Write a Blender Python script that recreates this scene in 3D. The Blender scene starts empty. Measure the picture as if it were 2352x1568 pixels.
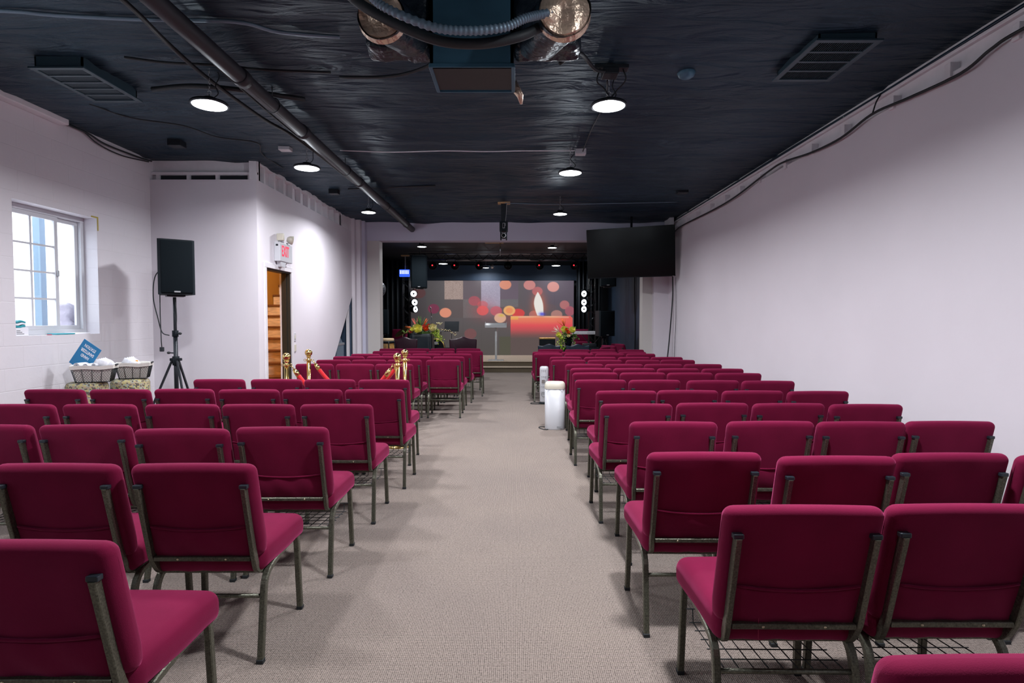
import bpy, math, random
import numpy as np
from mathutils import Vector, Matrix, noise
random.seed(7)
PI=math.pi
S=bpy.context.scene
COL=S.collection
def R(d): return d*PI/180
# ------------------------------------------------------------------ materials
def mat(name,c,rough=.6,metal=0.,bump=None,var=None,spec=.5,emit=None,sheen=0.,coat=0.,alpha=None,map_scale=None):
    m=bpy.data.materials.new(name); m.use_nodes=True
    nt=m.node_tree; b=nt.nodes['Principled BSDF']
    b.inputs['Base Color'].default_value=(*c,1); b.inputs['Roughness'].default_value=rough
    b.inputs['Metallic'].default_value=metal; b.inputs['Specular IOR Level'].default_value=spec
    b.inputs['Sheen Weight'].default_value=sheen; b.inputs['Sheen Roughness'].default_value=.4
    b.inputs['Coat Weight'].default_value=coat
    if emit: b.inputs['Emission Color'].default_value=(*emit[0],1); b.inputs['Emission Strength'].default_value=emit[1]
    tc=nt.nodes.new('ShaderNodeTexCoord'); mp=nt.nodes.new('ShaderNodeMapping')
    nt.links.new(tc.outputs['Object'],mp.inputs[0])
    if map_scale: mp.inputs['Scale'].default_value=map_scale
    if var:   # (scale, amount)
        n=nt.nodes.new('ShaderNodeTexNoise'); n.inputs['Scale'].default_value=var[0]; n.inputs['Detail'].default_value=5
        nt.links.new(mp.outputs[0],n.inputs['Vector'])
        r=nt.nodes.new('ShaderNodeValToRGB')
        a=var[1]; r.color_ramp.elements[0].position=.3; r.color_ramp.elements[1].position=.7
        r.color_ramp.elements[0].color=(*[x*(1-a) for x in c],1); r.color_ramp.elements[1].color=(*[min(1,x*(1+a)) for x in c],1)
        nt.links.new(n.outputs['Fac'],r.inputs[0]); nt.links.new(r.outputs[0],b.inputs['Base Color'])
    if bump:  # (scale, strength, distance)
        n=nt.nodes.new('ShaderNodeTexNoise'); n.inputs['Scale'].default_value=bump[0]; n.inputs['Detail'].default_value=4
        nt.links.new(mp.outputs[0],n.inputs['Vector'])
        bp=nt.nodes.new('ShaderNodeBump'); bp.inputs['Strength'].default_value=bump[1]; bp.inputs['Distance'].default_value=bump[2]
        nt.links.new(n.outputs['Fac'],bp.inputs['Height']); nt.links.new(bp.outputs[0],b.inputs['Normal'])
    return m
M={}
M['wall']=mat('white_wall_paint',(.69,.655,.71),.55,bump=(30,.12,.004),var=(.9,.035))
M['trimw']=mat('white_trim_paint',(.72,.70,.74),.45,bump=(14,.2,.004),var=(6,.06))
M['header']=mat('lavender_grey_wall_paint',(.54,.545,.67),.6,bump=(30,.12,.004))
M['beige']=mat('warm_grey_jamb_paint',(.56,.54,.52),.6,bump=(30,.1,.003))
M['darkwall']=mat('dark_blue_stage_wall_paint',(.022,.045,.085),.6,bump=(25,.2,.004),var=(2,.15))
M['blackwall']=mat('black_stage_wall_paint',(.008,.013,.020),.65,bump=(25,.2,.004))
M['fabric']=mat('maroon_chair_fabric',(.150,.0045,.034),.9,bump=(420,.35,.0015),var=(6,.10),spec=.15,sheen=.36)
M['fabric'].node_tree.nodes['Principled BSDF'].inputs['Sheen Tint'].default_value=(1.,.16,.42,1)
M['frame']=mat('hammered_bronze_green_steel',(.115,.115,.088),.33,.6,bump=(150,.5,.002),var=(170,.45))
M['cap']=mat('black_plastic_cap',(.015,.022,.03),.35)
M['brass']=mat('polished_brass',(.78,.56,.22),.18,1.,bump=(8,.05,.002))
M['screw']=mat('brass_screw_head',(.62,.55,.38),.3,1.)
M['wire']=mat('dark_wire',(.03,.035,.038),.4,.6)
M['black']=mat('black_plastic',(.006,.010,.014),.6,spec=.2,bump=(160,.25,.001))
M['blackm']=mat('black_metal',(.014,.018,.024),.4,.3,bump=(30,.1,.002))
M['grille']=mat('black_speaker_grille',(.0035,.007,.010),.8,0.,spec=.12,bump=(500,.6,.002))
M['blackgloss']=mat('glossy_black_screen',(.003,.006,.006),.14,spec=.14,bump=None)
M['rubber']=mat('black_rubber',(.012,.016,.02),.6)
M['pipe']=mat('black_painted_pipe',(.020,.021,.029),.58,.0,bump=(12,.15,.003),var=(4,.25))
M['duct']=mat('dark_blue_grey_duct_paint',(.05,.14,.21),.42,.2,bump=(18,.2,.003),var=(3,.15))
M['ductlow']=mat('black_duct_panel',(.010,.012,.016),.5,bump=(18,.2,.003))
M['wrap']=mat('black_duct_wrap',(.014,.022,.033),.3,.1,bump=(9,1.,.03),map_scale=(1,1,1))
M['foil']=mat('crumpled_foil_facing',(.75,.56,.42),.35,.6,bump=(9,1.,.035),var=(5,.25))
M['vent']=mat('dark_vent_paint',(.022,.048,.068),.42,.2,bump=(18,.2,.003))
M['thread']=mat('loose_maroon_thread',(.30,.015,.07),.8)
M['flex']=mat('grey_flexible_conduit',(.16,.23,.30),.45,.3)
M['white']=mat('white_plastic',(.55,.56,.60),.35,bump=(60,.05,.001))
M['cream']=mat('cream_plastic',(.62,.59,.50),.4,bump=(60,.05,.001))
M['greyplastic']=mat('grey_plastic',(.28,.29,.31),.5)
M['glass']=None
M['velvet']=mat('red_velvet',(.55,.004,.012),.8,sheen=.4,bump=(200,.2,.001))
M['paper']=mat('white_paper',(.80,.80,.86),.7,bump=(20,.1,.002))
M['cloth']=mat('cream_cloth_liner',(.70,.68,.64),.8,bump=(40,.5,.004))
M['signblue']=mat('blue_sign_card',(.012,.19,.42),.5)
M['teal']=mat('teal_wrapper',(.02,.30,.36),.5)
M['wood']=mat('honey_wood_step',(.80,.64,.50),.5,var=(8,.25),bump=(20,.2,.002),map_scale=(1,6,6))
M['woodd']=mat('brown_wood_nosing',(.20,.08,.03),.5,var=(8,.2))
M['orange']=mat('ochre_stairwell_paint',(.60,.33,.06),.7,bump=(20,.2,.003))
M['ply']=mat('bare_plywood_block',(.48,.30,.14),.7,var=(12,.2))
M['doorjamb']=mat('dark_brown_jamb_paint',(.022,.020,.014),.5,bump=(14,.5,.004))
M['steel']=mat('brushed_steel',(.55,.56,.58),.3,1.)
M['acrylic']=mat('clear_grey_acrylic',(.62,.64,.66),.12,0,coat=.5)
M['leather']=mat('oxblood_glossy_leather',(.022,.002,.012),.3,coat=.12,spec=.3,bump=(30,.15,.003))
M['navy']=mat('navy_blue_leather',(.006,.020,.042),.35,coat=.1,spec=.3,bump=(30,.15,.003))
M['gold']=mat('brass_cymbal_bronze',(.62,.40,.14),.3,1.,bump=(60,.3,.002))
M['conga']=mat('striped_honey_wood_shell',(.55,.30,.09),.4,var=(14,.55),map_scale=(6,6,.5))
M['skin']=mat('natural_drum_skin',(.62,.46,.27),.55,var=(5,.15))
M['yellow']=mat('yellow_petals',(.88,.84,.22),.6,bump=(20,.3,.004))
M['ivory']=mat('ivory_petals',(.85,.78,.45),.6)
M['orangef']=mat('orange_petals',(.80,.16,.03),.6)
M['pinkf']=mat('coral_petals',(.80,.18,.14),.6)
M['leaf']=mat('green_leaves',(.10,.22,.035),.6,var=(12,.4))
M['lime']=mat('lime_green_foliage',(.38,.50,.04),.6,var=(12,.3))
M['red']=mat('red_lens_glow',(.5,.01,.01),.4,emit=((1.,.03,.05),1.5))
M['redtext']=mat('red_sign_letters',(.75,.02,.07),.5,emit=((1.,.05,.12),.35))
M['led']=mat('lit_white_lamp_lens',(1,1,1),.4,emit=((.92,.95,1.),14))
M['ledsoft']=mat('lit_stage_lens',(1,1,1),.4,emit=((.85,.92,1.),2.6))
M['ledblue']=mat('lit_blue_panel',(.02,.04,.3),.4,emit=((.05,.15,1.),.9))
M['siding']=mat('white_outdoor_siding',(.86,.84,.82),.7)
M['bag']=mat('grey_plastic_bag',(.30,.27,.33),.5,bump=(12,.8,.02))
M['chrome']=mat('chrome',(.7,.7,.72),.12,1.)
def glassmat():
    m=bpy.data.materials.new('thin_window_glass'); m.use_nodes=True; nt=m.node_tree; nt.nodes.clear()
    o=nt.nodes.new('ShaderNodeOutputMaterial'); mx=nt.nodes.new('ShaderNodeMixShader'); t=nt.nodes.new('ShaderNodeBsdfTransparent')
    g=nt.nodes.new('ShaderNodeBsdfGlossy'); g.inputs['Roughness'].default_value=.02
    t.inputs[0].default_value=(.94,.96,.97,1)
    mx.inputs[0].default_value=.05; nt.links.new(t.outputs[0],mx.inputs[1]); nt.links.new(g.outputs[0],mx.inputs[2]); nt.links.new(mx.outputs[0],o.inputs[0])
    return m
M['glass']=glassmat()
def nodes_of(m): return m.node_tree,m.node_tree.nodes['Principled BSDF']
def carpet():
    m=bpy.data.materials.new('grey_beige_loop_carpet'); m.use_nodes=True; nt,b=nodes_of(m); L=nt.links.new; N=nt.nodes.new
    b.inputs['Roughness'].default_value=.95; b.inputs['Specular IOR Level'].default_value=.1; b.inputs['Sheen Weight'].default_value=.15
    tc=N('ShaderNodeTexCoord')
    w1=N('ShaderNodeTexWave'); w1.bands_direction='X'; w1.inputs['Scale'].default_value=38; w1.inputs['Distortion'].default_value=1.2; w1.inputs['Detail'].default_value=2; w1.inputs['Detail Scale'].default_value=6
    w2=N('ShaderNodeTexWave'); w2.bands_direction='Y'; w2.inputs['Scale'].default_value=46; w2.inputs['Distortion'].default_value=1.2; w2.inputs['Detail'].default_value=2; w2.inputs['Detail Scale'].default_value=6
    n1=N('ShaderNodeTexNoise'); n1.inputs['Scale'].default_value=110; n1.inputs['Detail'].default_value=3
    n2=N('ShaderNodeTexNoise'); n2.inputs['Scale'].default_value=1.1; n2.inputs['Detail'].default_value=4
    for n in (w1,w2,n1,n2): L(tc.outputs['Object'],n.inputs['Vector'])
    mu=N('ShaderNodeMath'); mu.operation='MULTIPLY'; L(w1.outputs['Fac'],mu.inputs[0]); L(w2.outputs['Fac'],mu.inputs[1])
    ad=N('ShaderNodeMath'); ad.operation='MULTIPLY_ADD'; L(n1.outputs['Fac'],ad.inputs[0]); ad.inputs[1].default_value=.9; L(mu.outputs[0],ad.inputs[2])
    r=N('ShaderNodeValToRGB'); e=r.color_ramp.elements; e[0].position=.3; e[0].color=(.078,.058,.049,1); e[1].position=1.; e[1].color=(.48,.39,.34,1)
    L(ad.outputs[0],r.inputs[0])
    r2=N('ShaderNodeValToRGB'); e=r2.color_ramp.elements; e[0].position=.35; e[0].color=(.88,.88,.9,1); e[1].position=.65; e[1].color=(1,1,1,1); L(n2.outputs['Fac'],r2.inputs[0])
    mx=N('ShaderNodeMix'); mx.data_type='RGBA'; mx.blend_type='MULTIPLY'; mx.inputs[0].default_value=1; L(r.outputs[0],mx.inputs[6]); L(r2.outputs[0],mx.inputs[7])
    L(mx.outputs[2],b.inputs['Base Color'])
    bp=N('ShaderNodeBump'); bp.inputs['Strength'].default_value=.8; bp.inputs['Distance'].default_value=.005; L(ad.outputs[0],bp.inputs['Height']); L(bp.outputs[0],b.inputs['Normal'])
    return m
M['carpet']=carpet()
M['stepcarpet']=mat('tan_stage_carpet',(.46,.38,.30),.95,bump=(120,.6,.004),var=(60,.2),spec=.1)
M['riser']=mat('brown_carpet_riser',(.13,.105,.075),.95,bump=(120,.6,.004),var=(60,.2),spec=.1)
def blockwall():
    m=bpy.data.materials.new('white_painted_block_wall'); m.use_nodes=True; nt,b=nodes_of(m); L=nt.links.new; N=nt.nodes.new
    b.inputs['Roughness'].default_value=.55
    tc=N('ShaderNodeTexCoord'); sp=N('ShaderNodeSeparateXYZ'); cb=N('ShaderNodeCombineXYZ')
    L(tc.outputs['Object'],sp.inputs[0]); L(sp.outputs['Y'],cb.inputs['X']); L(sp.outputs['Z'],cb.inputs['Y'])
    br=N('ShaderNodeTexBrick'); br.inputs['Scale'].default_value=1; br.inputs['Brick Width'].default_value=.4; br.inputs['Row Height'].default_value=.2
    br.inputs['Mortar Size'].default_value=.006; br.inputs['Mortar Smooth'].default_value=.8
    br.inputs['Color1'].default_value=(1,1,1,1); br.inputs['Color2'].default_value=(.97,.97,.97,1); br.inputs['Mortar'].default_value=(.6,.6,.6,1)
    L(cb.outputs[0],br.inputs['Vector'])
    n=N('ShaderNodeTexNoise'); n.inputs['Scale'].default_value=22; n.inputs['Detail'].default_value=6; L(tc.outputs['Object'],n.inputs['Vector'])
    ad=N('ShaderNodeMath'); ad.operation='MULTIPLY_ADD'; L(n.outputs['Fac'],ad.inputs[0]); ad.inputs[1].default_value=.5
    bw=N('ShaderNodeRGBToBW'); L(br.outputs['Color'],bw.inputs[0]); L(bw.outputs[0],ad.inputs[2])
    bp=N('ShaderNodeBump'); bp.inputs['Strength'].default_value=.55; bp.inputs['Distance'].default_value=.006; L(ad.outputs[0],bp.inputs['Height']); L(bp.outputs[0],b.inputs['Normal'])
    n2=N('ShaderNodeTexNoise'); n2.inputs['Scale'].default_value=1.5; L(tc.outputs['Object'],n2.inputs['Vector'])
    r=N('ShaderNodeValToRGB'); e=r.color_ramp.elements; e[0].color=(.65,.625,.675,1); e[1].color=(.71,.68,.72,1); L(n2.outputs['Fac'],r.inputs[0]); L(r.outputs[0],b.inputs['Base Color'])
    return m
M['block']=blockwall()
def plastic():
    m=bpy.data.materials.new('black_plastic_sheeting'); m.use_nodes=True; nt,b=nodes_of(m); L=nt.links.new; N=nt.nodes.new
    b.inputs['Base Color'].default_value=(.013,.019,.028,1); b.inputs['Roughness'].default_value=.50; b.inputs['Specular IOR Level'].default_value=.5; b.inputs['Specular Tint'].default_value=(.55,.8,1.,1)
    tc=N('ShaderNodeTexCoord'); mp=N('ShaderNodeMapping'); mp.inputs['Scale'].default_value=(.7,3.2,1); L(tc.outputs['Object'],mp.inputs[0])
    n=N('ShaderNodeTexNoise'); n.inputs['Scale'].default_value=2.2; n.inputs['Detail'].default_value=6; n.inputs['Distortion'].default_value=1.2; L(mp.outputs[0],n.inputs['Vector'])
    n2=N('ShaderNodeTexNoise'); n2.inputs['Scale'].default_value=.5; n2.inputs['Detail'].default_value=3; L(tc.outputs['Object'],n2.inputs['Vector'])
    r=N('ShaderNodeValToRGB'); e=r.color_ramp.elements; e[0].position=.35; e[0].color=(.006,.015,.027,1); e[1].position=.7; e[1].color=(.015,.036,.060,1); L(n2.outputs['Fac'],r.inputs[0]); L(r.outputs[0],b.inputs['Base Color'])
    bp=N('ShaderNodeBump'); bp.inputs['Strength'].default_value=1.; bp.inputs['Distance'].default_value=.085; L(n.outputs['Fac'],bp.inputs['Height']); L(bp.outputs[0],b.inputs['Normal'])
    return m
M['sheet']=plastic()
def speckle():
    m=mat('speckled_foam_padding',(.4,.34,.26),.9,bump=(60,.6,.004)); nt,b=nodes_of(m); N=nt.nodes.new; L=nt.links.new
    v=N('ShaderNodeTexVoronoi'); v.inputs['Scale'].default_value=75; tc=N('ShaderNodeTexCoord'); L(tc.outputs['Object'],v.inputs['Vector'])
    r=N('ShaderNodeValToRGB'); sp=N('ShaderNodeSeparateColor'); L(v.outputs['Color'],sp.inputs[0]); L(sp.outputs[0],r.inputs[0])
    e=r.color_ramp.elements; e[0].color=(.10,.085,.07,1); e[1].color=(.50,.42,.30,1); x=e.new(.3); x.color=(.34,.28,.2,1); x=e.new(.55); x.color=(.42,.36,.16,1); x=e.new(.8); x.color=(.30,.34,.30,1)
    r.color_ramp.interpolation='CONSTANT'; L(r.outputs[0],b.inputs['Base Color']); return m
M['speckle']=speckle()
# ------------------------------------------------------------------ mesh builder
class MB:
    def __init__(s): s.v=[];s.f=[];s.m=[];s.s=[]
    def add(s,vs,fs,m=0,sm=False):
        o=len(s.v); s.v+= [tuple(p) for p in vs]; s.f+=[tuple(o+i for i in f) for f in fs]; s.m+=[m]*len(fs); s.s+=[sm]*len(fs); return s
    def box(s,x0,x1,y0,y1,z0,z1,m=0,r=0.,n=1):
        if r: return s.rbox((x0+x1)/2,(y0+y1)/2,(z0+z1)/2,abs(x1-x0)/2,abs(y1-y0)/2,abs(z1-z0)/2,r,n,m,sm=n>1)
        v=[(x,y,z) for x in(x0,x1) for y in(y0,y1) for z in(z0,z1)]
        return s.add(v,[(0,1,3,2),(4,6,7,5),(0,4,5,1),(2,3,7,6),(0,2,6,4),(1,5,7,3)],m)
    def rbox(s,cx,cy,cz,hx,hy,hz,r,n=4,m=0,fn=None,mid=1,sm=True):
        r=min(r,hx*.999,hy*.999,hz*.999)
        def ax(h):
            a=[-h+r*(1-math.cos(PI/2*i/n))*1.0 for i in range(n)]
            lo,hi=-h+r,h-r
            b=[lo+(hi-lo)*i/mid for i in range(mid+1)]
            return a+b+[-q for q in reversed(a)]
        A=[ax(hx),ax(hy),ax(hz)]; H=(hx,hy,hz); idx={}; V=[];F=[]
        def vid(i,j,k):
            key=(i,j,k)
            if key in idx: return idx[key]
            p=[A[0][i],A[1][j],A[2][k]]; q=[max(-H[t]+r,min(H[t]-r,p[t])) for t in range(3)]
            d=[p[t]-q[t] for t in range(3)]; l=math.sqrt(sum(t*t for t in d)) or 1
            # smooth corner
            w=[q[t]+d[t]/l*r for t in range(3)]
            w=[w[0]+cx,w[1]+cy,w[2]+cz]
            if fn: w=fn(*w)
            idx[key]=len(V); V.append(tuple(w)); return idx[key]
        nx,ny,nz=[len(a)-1 for a in A]
        for i in range(nx):
            for j in range(ny):
                F.append((vid(i,j,0),vid(i,j+1,0),vid(i+1,j+1,0),vid(i+1,j,0))); F.append((vid(i,j,nz),vid(i+1,j,nz),vid(i+1,j+1,nz),vid(i,j+1,nz)))
        for i in range(nx):
            for k in range(nz):
                F.append((vid(i,0,k),vid(i+1,0,k),vid(i+1,0,k+1),vid(i,0,k+1))); F.append((vid(i,ny,k),vid(i,ny,k+1),vid(i+1,ny,k+1),vid(i+1,ny,k)))
        for j in range(ny):
            for k in range(nz):
                F.append((vid(0,j,k),vid(0,j,k+1),vid(0,j+1,k+1),vid(0,j+1,k))); F.append((vid(nx,j,k),vid(nx,j+1,k),vid(nx,j+1,k+1),vid(nx,j,k+1)))
        return s.add(V,F,m,sm)
    def sweep(s,pts,prof,m=0,sm=True,up=None,closed=False,scales=None,ref=(0,0,1)):
        P=[Vector(p) for p in pts]; n=len(P); k=len(prof); V=[]
        ref=Vector(ref); side=None
        for i,p in enumerate(P):
            if closed: t=(P[(i+1)%n]-P[i-1])
            else: t=(P[min(i+1,n-1)]-P[max(i-1,0)])
            if t.length<1e-9: t=Vector((0,0,1))
            t.normalize()
            if side is None:
                side=t.cross(ref)
                if side.length<1e-3: side=t.cross(Vector((1,0,0)))
                if side.length<1e-3: side=t.cross(Vector((0,1,0)))
            side=(side-t*side.dot(t)).normalized(); nrm=side.cross(t)
            sc=scales[i] if scales else 1.
            for (a,b) in prof: V.append(p+side*a*sc+nrm*b*sc)
        F=[]
        for i in range(n if closed else n-1):
            a=i*k; b=((i+1)%n)*k
            for j in range(k): F.append((a+j,a+(j+1)%k,b+(j+1)%k,b+j))
        if not closed: F.append(tuple(range(k-1,-1,-1))); F.append(tuple((n-1)*k+j for j in range(k)))
        return s.add(V,F,m,sm)
    def tube(s,pts,r,seg=8,m=0,closed=False,scales=None):
        return s.sweep(pts,[(r*math.cos(2*PI*j/seg),r*math.sin(2*PI*j/seg)) for j in range(seg)],m,True,closed=closed,scales=scales)
    def bar(s,pts,w,h,m=0,c=.25,ref=(1,0,0)):   # rectangular tube; w along side axis, h along normal
        a,b=w/2,h/2; q=min(a,b)*c*2*.5
        pr=[(a,-b+q),(a,b-q),(a-q,b),(-a+q,b),(-a,b-q),(-a,-b+q),(-a+q,-b),(a-q,-b)]
        return s.sweep(pts,pr,m,False,ref=ref)
    def lathe(s,prof,c=(0,0,0),axis='z',seg=24,m=0,sm=True,mtx=None):
        V=[];F=[];k=len(prof)
        for i in range(seg):
            a=2*PI*i/seg
            for (r,h) in prof:
                x,y=r*math.cos(a),r*math.sin(a)
                p={'z':(x,y,h),'y':(x,h,y),'x':(h,x,y)}[axis]
                p=Vector(p)
                if mtx: p=mtx@p
                V.append((p[0]+c[0],p[1]+c[1],p[2]+c[2]))
        for i in range(seg):
            a=i*k;b=((i+1)%seg)*k
            for j in range(k-1): F.append((a+j,b+j,b+j+1,a+j+1))
        return s.add(V,F,m,sm)
    def cyl(s,c,r,h,axis='z',seg=20,m=0,mtx=None,r2=None):
        r2=r if r2 is None else r2
        e=min(r,r2)*.02
        return s.lathe([(0,0),(r-e,0),(r,e),(r2,h-e),(r2-e,h),(0,h)],c,axis,seg,m,mtx=mtx)
    def ball(s,c,r,seg=16,m=0,sc=(1,1,1)):
        n=seg//2; V=[];F=[]
        for i in range(n+1):
            for j in range(seg):
                t=PI*i/n;p=2*PI*j/seg; V.append((c[0]+r*sc[0]*math.sin(t)*math.cos(p),c[1]+r*sc[1]*math.sin(t)*math.sin(p),c[2]+r*sc[2]*math.cos(t)))
        for i in range(n):
            for j in range(seg): F.append((i*seg+j,(i+1)*seg+j,(i+1)*seg+(j+1)%seg,i*seg+(j+1)%seg))
        return s.add(V,F,m,True)
    def prism(s,poly,axis,a,b,m=0):
        n=len(poly)
        def P(u,v,w): return {'x':(w,u,v),'y':(u,w,v),'z':(u,v,w)}[axis]
        V=[P(u,v,a) for u,v in poly]+[P(u,v,b) for u,v in poly]
        F=[tuple(range(n)),tuple(range(2*n-1,n-1,-1))]+[(i,i+n,(i+1)%n+n,(i+1)%n) for i in range(n)]
        return s.add(V,F,m)
    def build(s,name,mats,parent=None,world=False,origin=None,recalc=True):
        me=bpy.data.meshes.new(name)
        V=s.v
        loc=Vector((0,0,0))
        if parent is None:
            if origin is None:
                a=np.array(V); loc=Vector(((a[:,0].min()+a[:,0].max())/2,(a[:,1].min()+a[:,1].max())/2,a[:,2].min()))
            else: loc=Vector(origin)
        elif world: 
            q=parent
            while q is not None: loc=loc+q.location; q=q.parent
        if loc.length: V=[(p[0]-loc[0],p[1]-loc[1],p[2]-loc[2]) for p in V]
        me.from_pydata(V,[],s.f)
        if not isinstance(mats,(list,tuple)): mats=[mats]
        for x in mats: me.materials.append(x)
        me.polygons.foreach_set('material_index',s.m); me.polygons.foreach_set('use_smooth',s.s)
        if recalc:
            import bmesh
            bm=bmesh.new(); bm.from_mesh(me); bmesh.ops.recalc_face_normals(bm,faces=bm.faces); bm.to_mesh(me); bm.free()
        me.update()
        o=bpy.data.objects.new(name,me); COL.objects.link(o)
        if parent is not None: o.parent=parent
        else: o.location=loc
        return o
def tag(o,label=None,cat=None,group=None,kind=None):
    if label: o['label']=label
    if cat: o['category']=cat
    if group: o['group']=group
    if kind: o['kind']=kind
    return o
def thing(name,label,cat,loc=(0,0,0),rz=0,group=None):
    o=bpy.data.objects.new(name,None); COL.objects.link(o); o.empty_display_size=.1
    o.location=loc; o.rotation_euler=(0,0,rz); return tag(o,label,cat,group)
def copy_tree(o,parent=None):
    c=o.copy(); COL.objects.link(c); c.parent=parent
    for ch in list(o.children): copy_tree(ch,c)
    return c
def struct(name,mb,m,**k):
    return tag(mb.build(name,m,origin=(0,0,0),**k),kind='structure')
def smoothpath(pts,n=6):   # Catmull-Rom
    P=[Vector(p) for p in pts]; P=[P[0]*2-P[1]]+P+[P[-1]*2-P[-2]]; out=[]
    for i in range(1,len(P)-2):
        a,b,c,d=P[i-1],P[i],P[i+1],P[i+2]
        for j in range(n):
            t=j/n; out.append(.5*((2*b)+(-a+c)*t+(2*a-5*b+4*c-d)*t*t+(-a+3*b-3*c+d)*t**3))
    out.append(P[-2]); return out
def fillet(pts,r,n=5):
    P=[Vector(p) for p in pts]; out=[P[0]]
    for i in range(1,len(P)-1):
        a,b,c=P[i-1],P[i],P[i+1]; u=(a-b).normalized(); w=(c-b).normalized()
        rr=r[i-1] if isinstance(r,(list,tuple)) else r
        d=min(rr,(a-b).length*.45,(c-b).length*.45); p0=b+u*d; p1=b+w*d
        for j in range(n+1):
            t=j/n; out.append(p0*(1-t)**2+b*2*t*(1-t)+p1*t*t)
    out.append(P[-1]); return out
def text_obj(body,size,name,m,parent,mtx,extrude=.0006,bold=0.):
    cu=bpy.data.curves.new(name,'FONT'); cu.body=body; cu.size=size; cu.extrude=extrude; cu.align_x='CENTER'; cu.align_y='CENTER'; cu.offset=bold; cu.resolution_u=3
    t=bpy.data.objects.new(name,cu); COL.objects.link(t)
    me=bpy.data.meshes.new_from_object(t.evaluated_get(bpy.context.evaluated_depsgraph_get()))
    bpy.data.objects.remove(t); bpy.data.curves.remove(cu)
    me.transform(mtx); me.materials.clear(); me.materials.append(m)
    o=bpy.data.objects.new(name,me); COL.objects.link(o); o.parent=parent; return o
def frame_mtx(origin,xd,yd):
    x=Vector(xd).normalized(); y=Vector(yd).normalized(); z=x.cross(y)
    m=Matrix(((x[0],y[0],z[0],origin[0]),(x[1],y[1],z[1],origin[1]),(x[2],y[2],z[2],origin[2]),(0,0,0,1))); return m
SCREEN=1.0
EXPO=0.10
# ------------------------------------------------------------------ room shell
CZ=3.43
XL,XR=-4.5,3.12
mb=MB(); mb.box(-4.7,3.4,-3.7,19.1,-.1,0); struct('floor',mb,M['carpet'])
# ceiling: sagging, wrinkled black sheeting
mb=MB(); nx,ny=150,240; x0,x1,y0,y1=-4.72,3.4,-3.7,11.72
V=[]
for j in range(ny+1):
    for i in range(nx+1):
        x=x0+(x1-x0)*i/nx; y=y0+(y1-y0)*j/ny
        a=noise.fractal(Vector((x*.35,y*1.9,0)),1.,2.,4)
        b=noise.noise(Vector((x*1.4,y*1.4,5.)))
        c=abs(noise.noise(Vector((x*.5+y*.25,y*3.2,9.))))
        k=1. if y>7.5 else .75
        e=noise.noise(Vector((x*.9+y*.5,y*2.1-x*.3,2.)))
        k*=min(1,max(0.05,(3.15-x)/.5),max(.05,(x+4.5)/.4)); b*=min(1,k*1.5); e*=min(1,k*1.5)
        z=CZ+.026*a*k+.014*b+.014*e-.034*(1-min(1,c*5))*k*.7-.012
        # lapped seams across the hall
        for ys in (2.9,4.95,6.95,8.1,9.3,10.4):
            d=y-ys
            if -.04<d<.12: z-=.016*(1-abs(d-.04)/.08)
        V.append((x,y,z))
F=[(j*(nx+1)+i,(j+1)*(nx+1)+i,(j+1)*(nx+1)+i+1,j*(nx+1)+i+1) for j in range(ny) for i in range(nx)]
mb.add(V,F,0,True); mb.box(x0,x1,y0,y1,CZ+.08,CZ+.2,0)
struct('ceiling',mb,M['sheet'],recalc=False)
mb=MB(); mb.box(-4.7,3.4,11.72,19.1,3.40,3.5); struct('ceiling_stage',mb,M['blackwall'])
# left block wall with window hole
WY0,WY1,WZ0,WZ1=5.13,6.17,1.29,2.53
mb=MB()
mb.box(-4.7,XL,-3.7,-.1,0,3.6); mb.box(-4.7,XL,1.0,2.1,0,3.6); mb.box(-4.7,XL,3.2,WY0,0,3.6)
for a,b in ((-.1,1.0),(2.1,3.2)): mb.box(-4.7,XL,a,b,0,WZ0); mb.box(-4.7,XL,a,b,WZ1,3.6)  # extra openings for the added windows out of view
if 1: mb.box(-4.7,XL,WY1,11.5,0,3.6); mb.box(-4.7,XL,WY0,WY1,0,WZ0); mb.box(-4.7,XL,WY0,WY1,WZ1,3.6)
struct('wall_left',mb,M['block'])
mb=MB(); mb.box(-4.7,XL,11.5,19.1,0,3.6); mb.box(-4.7,3.4,18.9,19.1,0,3.6); struct('wall_stage_back',mb,M['blackwall'])
mb=MB(); mb.box(XR,3.4,-3.7,11.9,0,3.18); struct('wall_right',mb,M['wall'])
mb=MB(); mb.box(3.17,3.4,-3.7,11.9,3.18,3.6)
struct('wall_right_upper',mb,M['trimw'])
mb=MB()
mb.box(3.135,3.17,-3.7,11.55,3.335,3.36,0,.004); mb.box(3.12,3.17,-3.7,11.55,3.18,3.20)
y=.4
while y<11.4:
    mb.box(3.10,3.17,y,y+.055,3.165,3.27,0,.003); y+=.62+.07*math.sin(y*3)
mb.box(3.02,3.10,11.1,11.5,3.28,3.43,0,.003)
struct('trim_1',mb,M['trimw'])
mb=MB(); mb.box(XR,3.4,11.9,18.9,0,3.6); struct('wall_stage_right',mb,M['darkwall'])
mb=MB(); mb.box(-4.7,3.4,-3.7,-3.5,0,3.6); struct('wall_back',mb,M['darkwall'])
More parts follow.
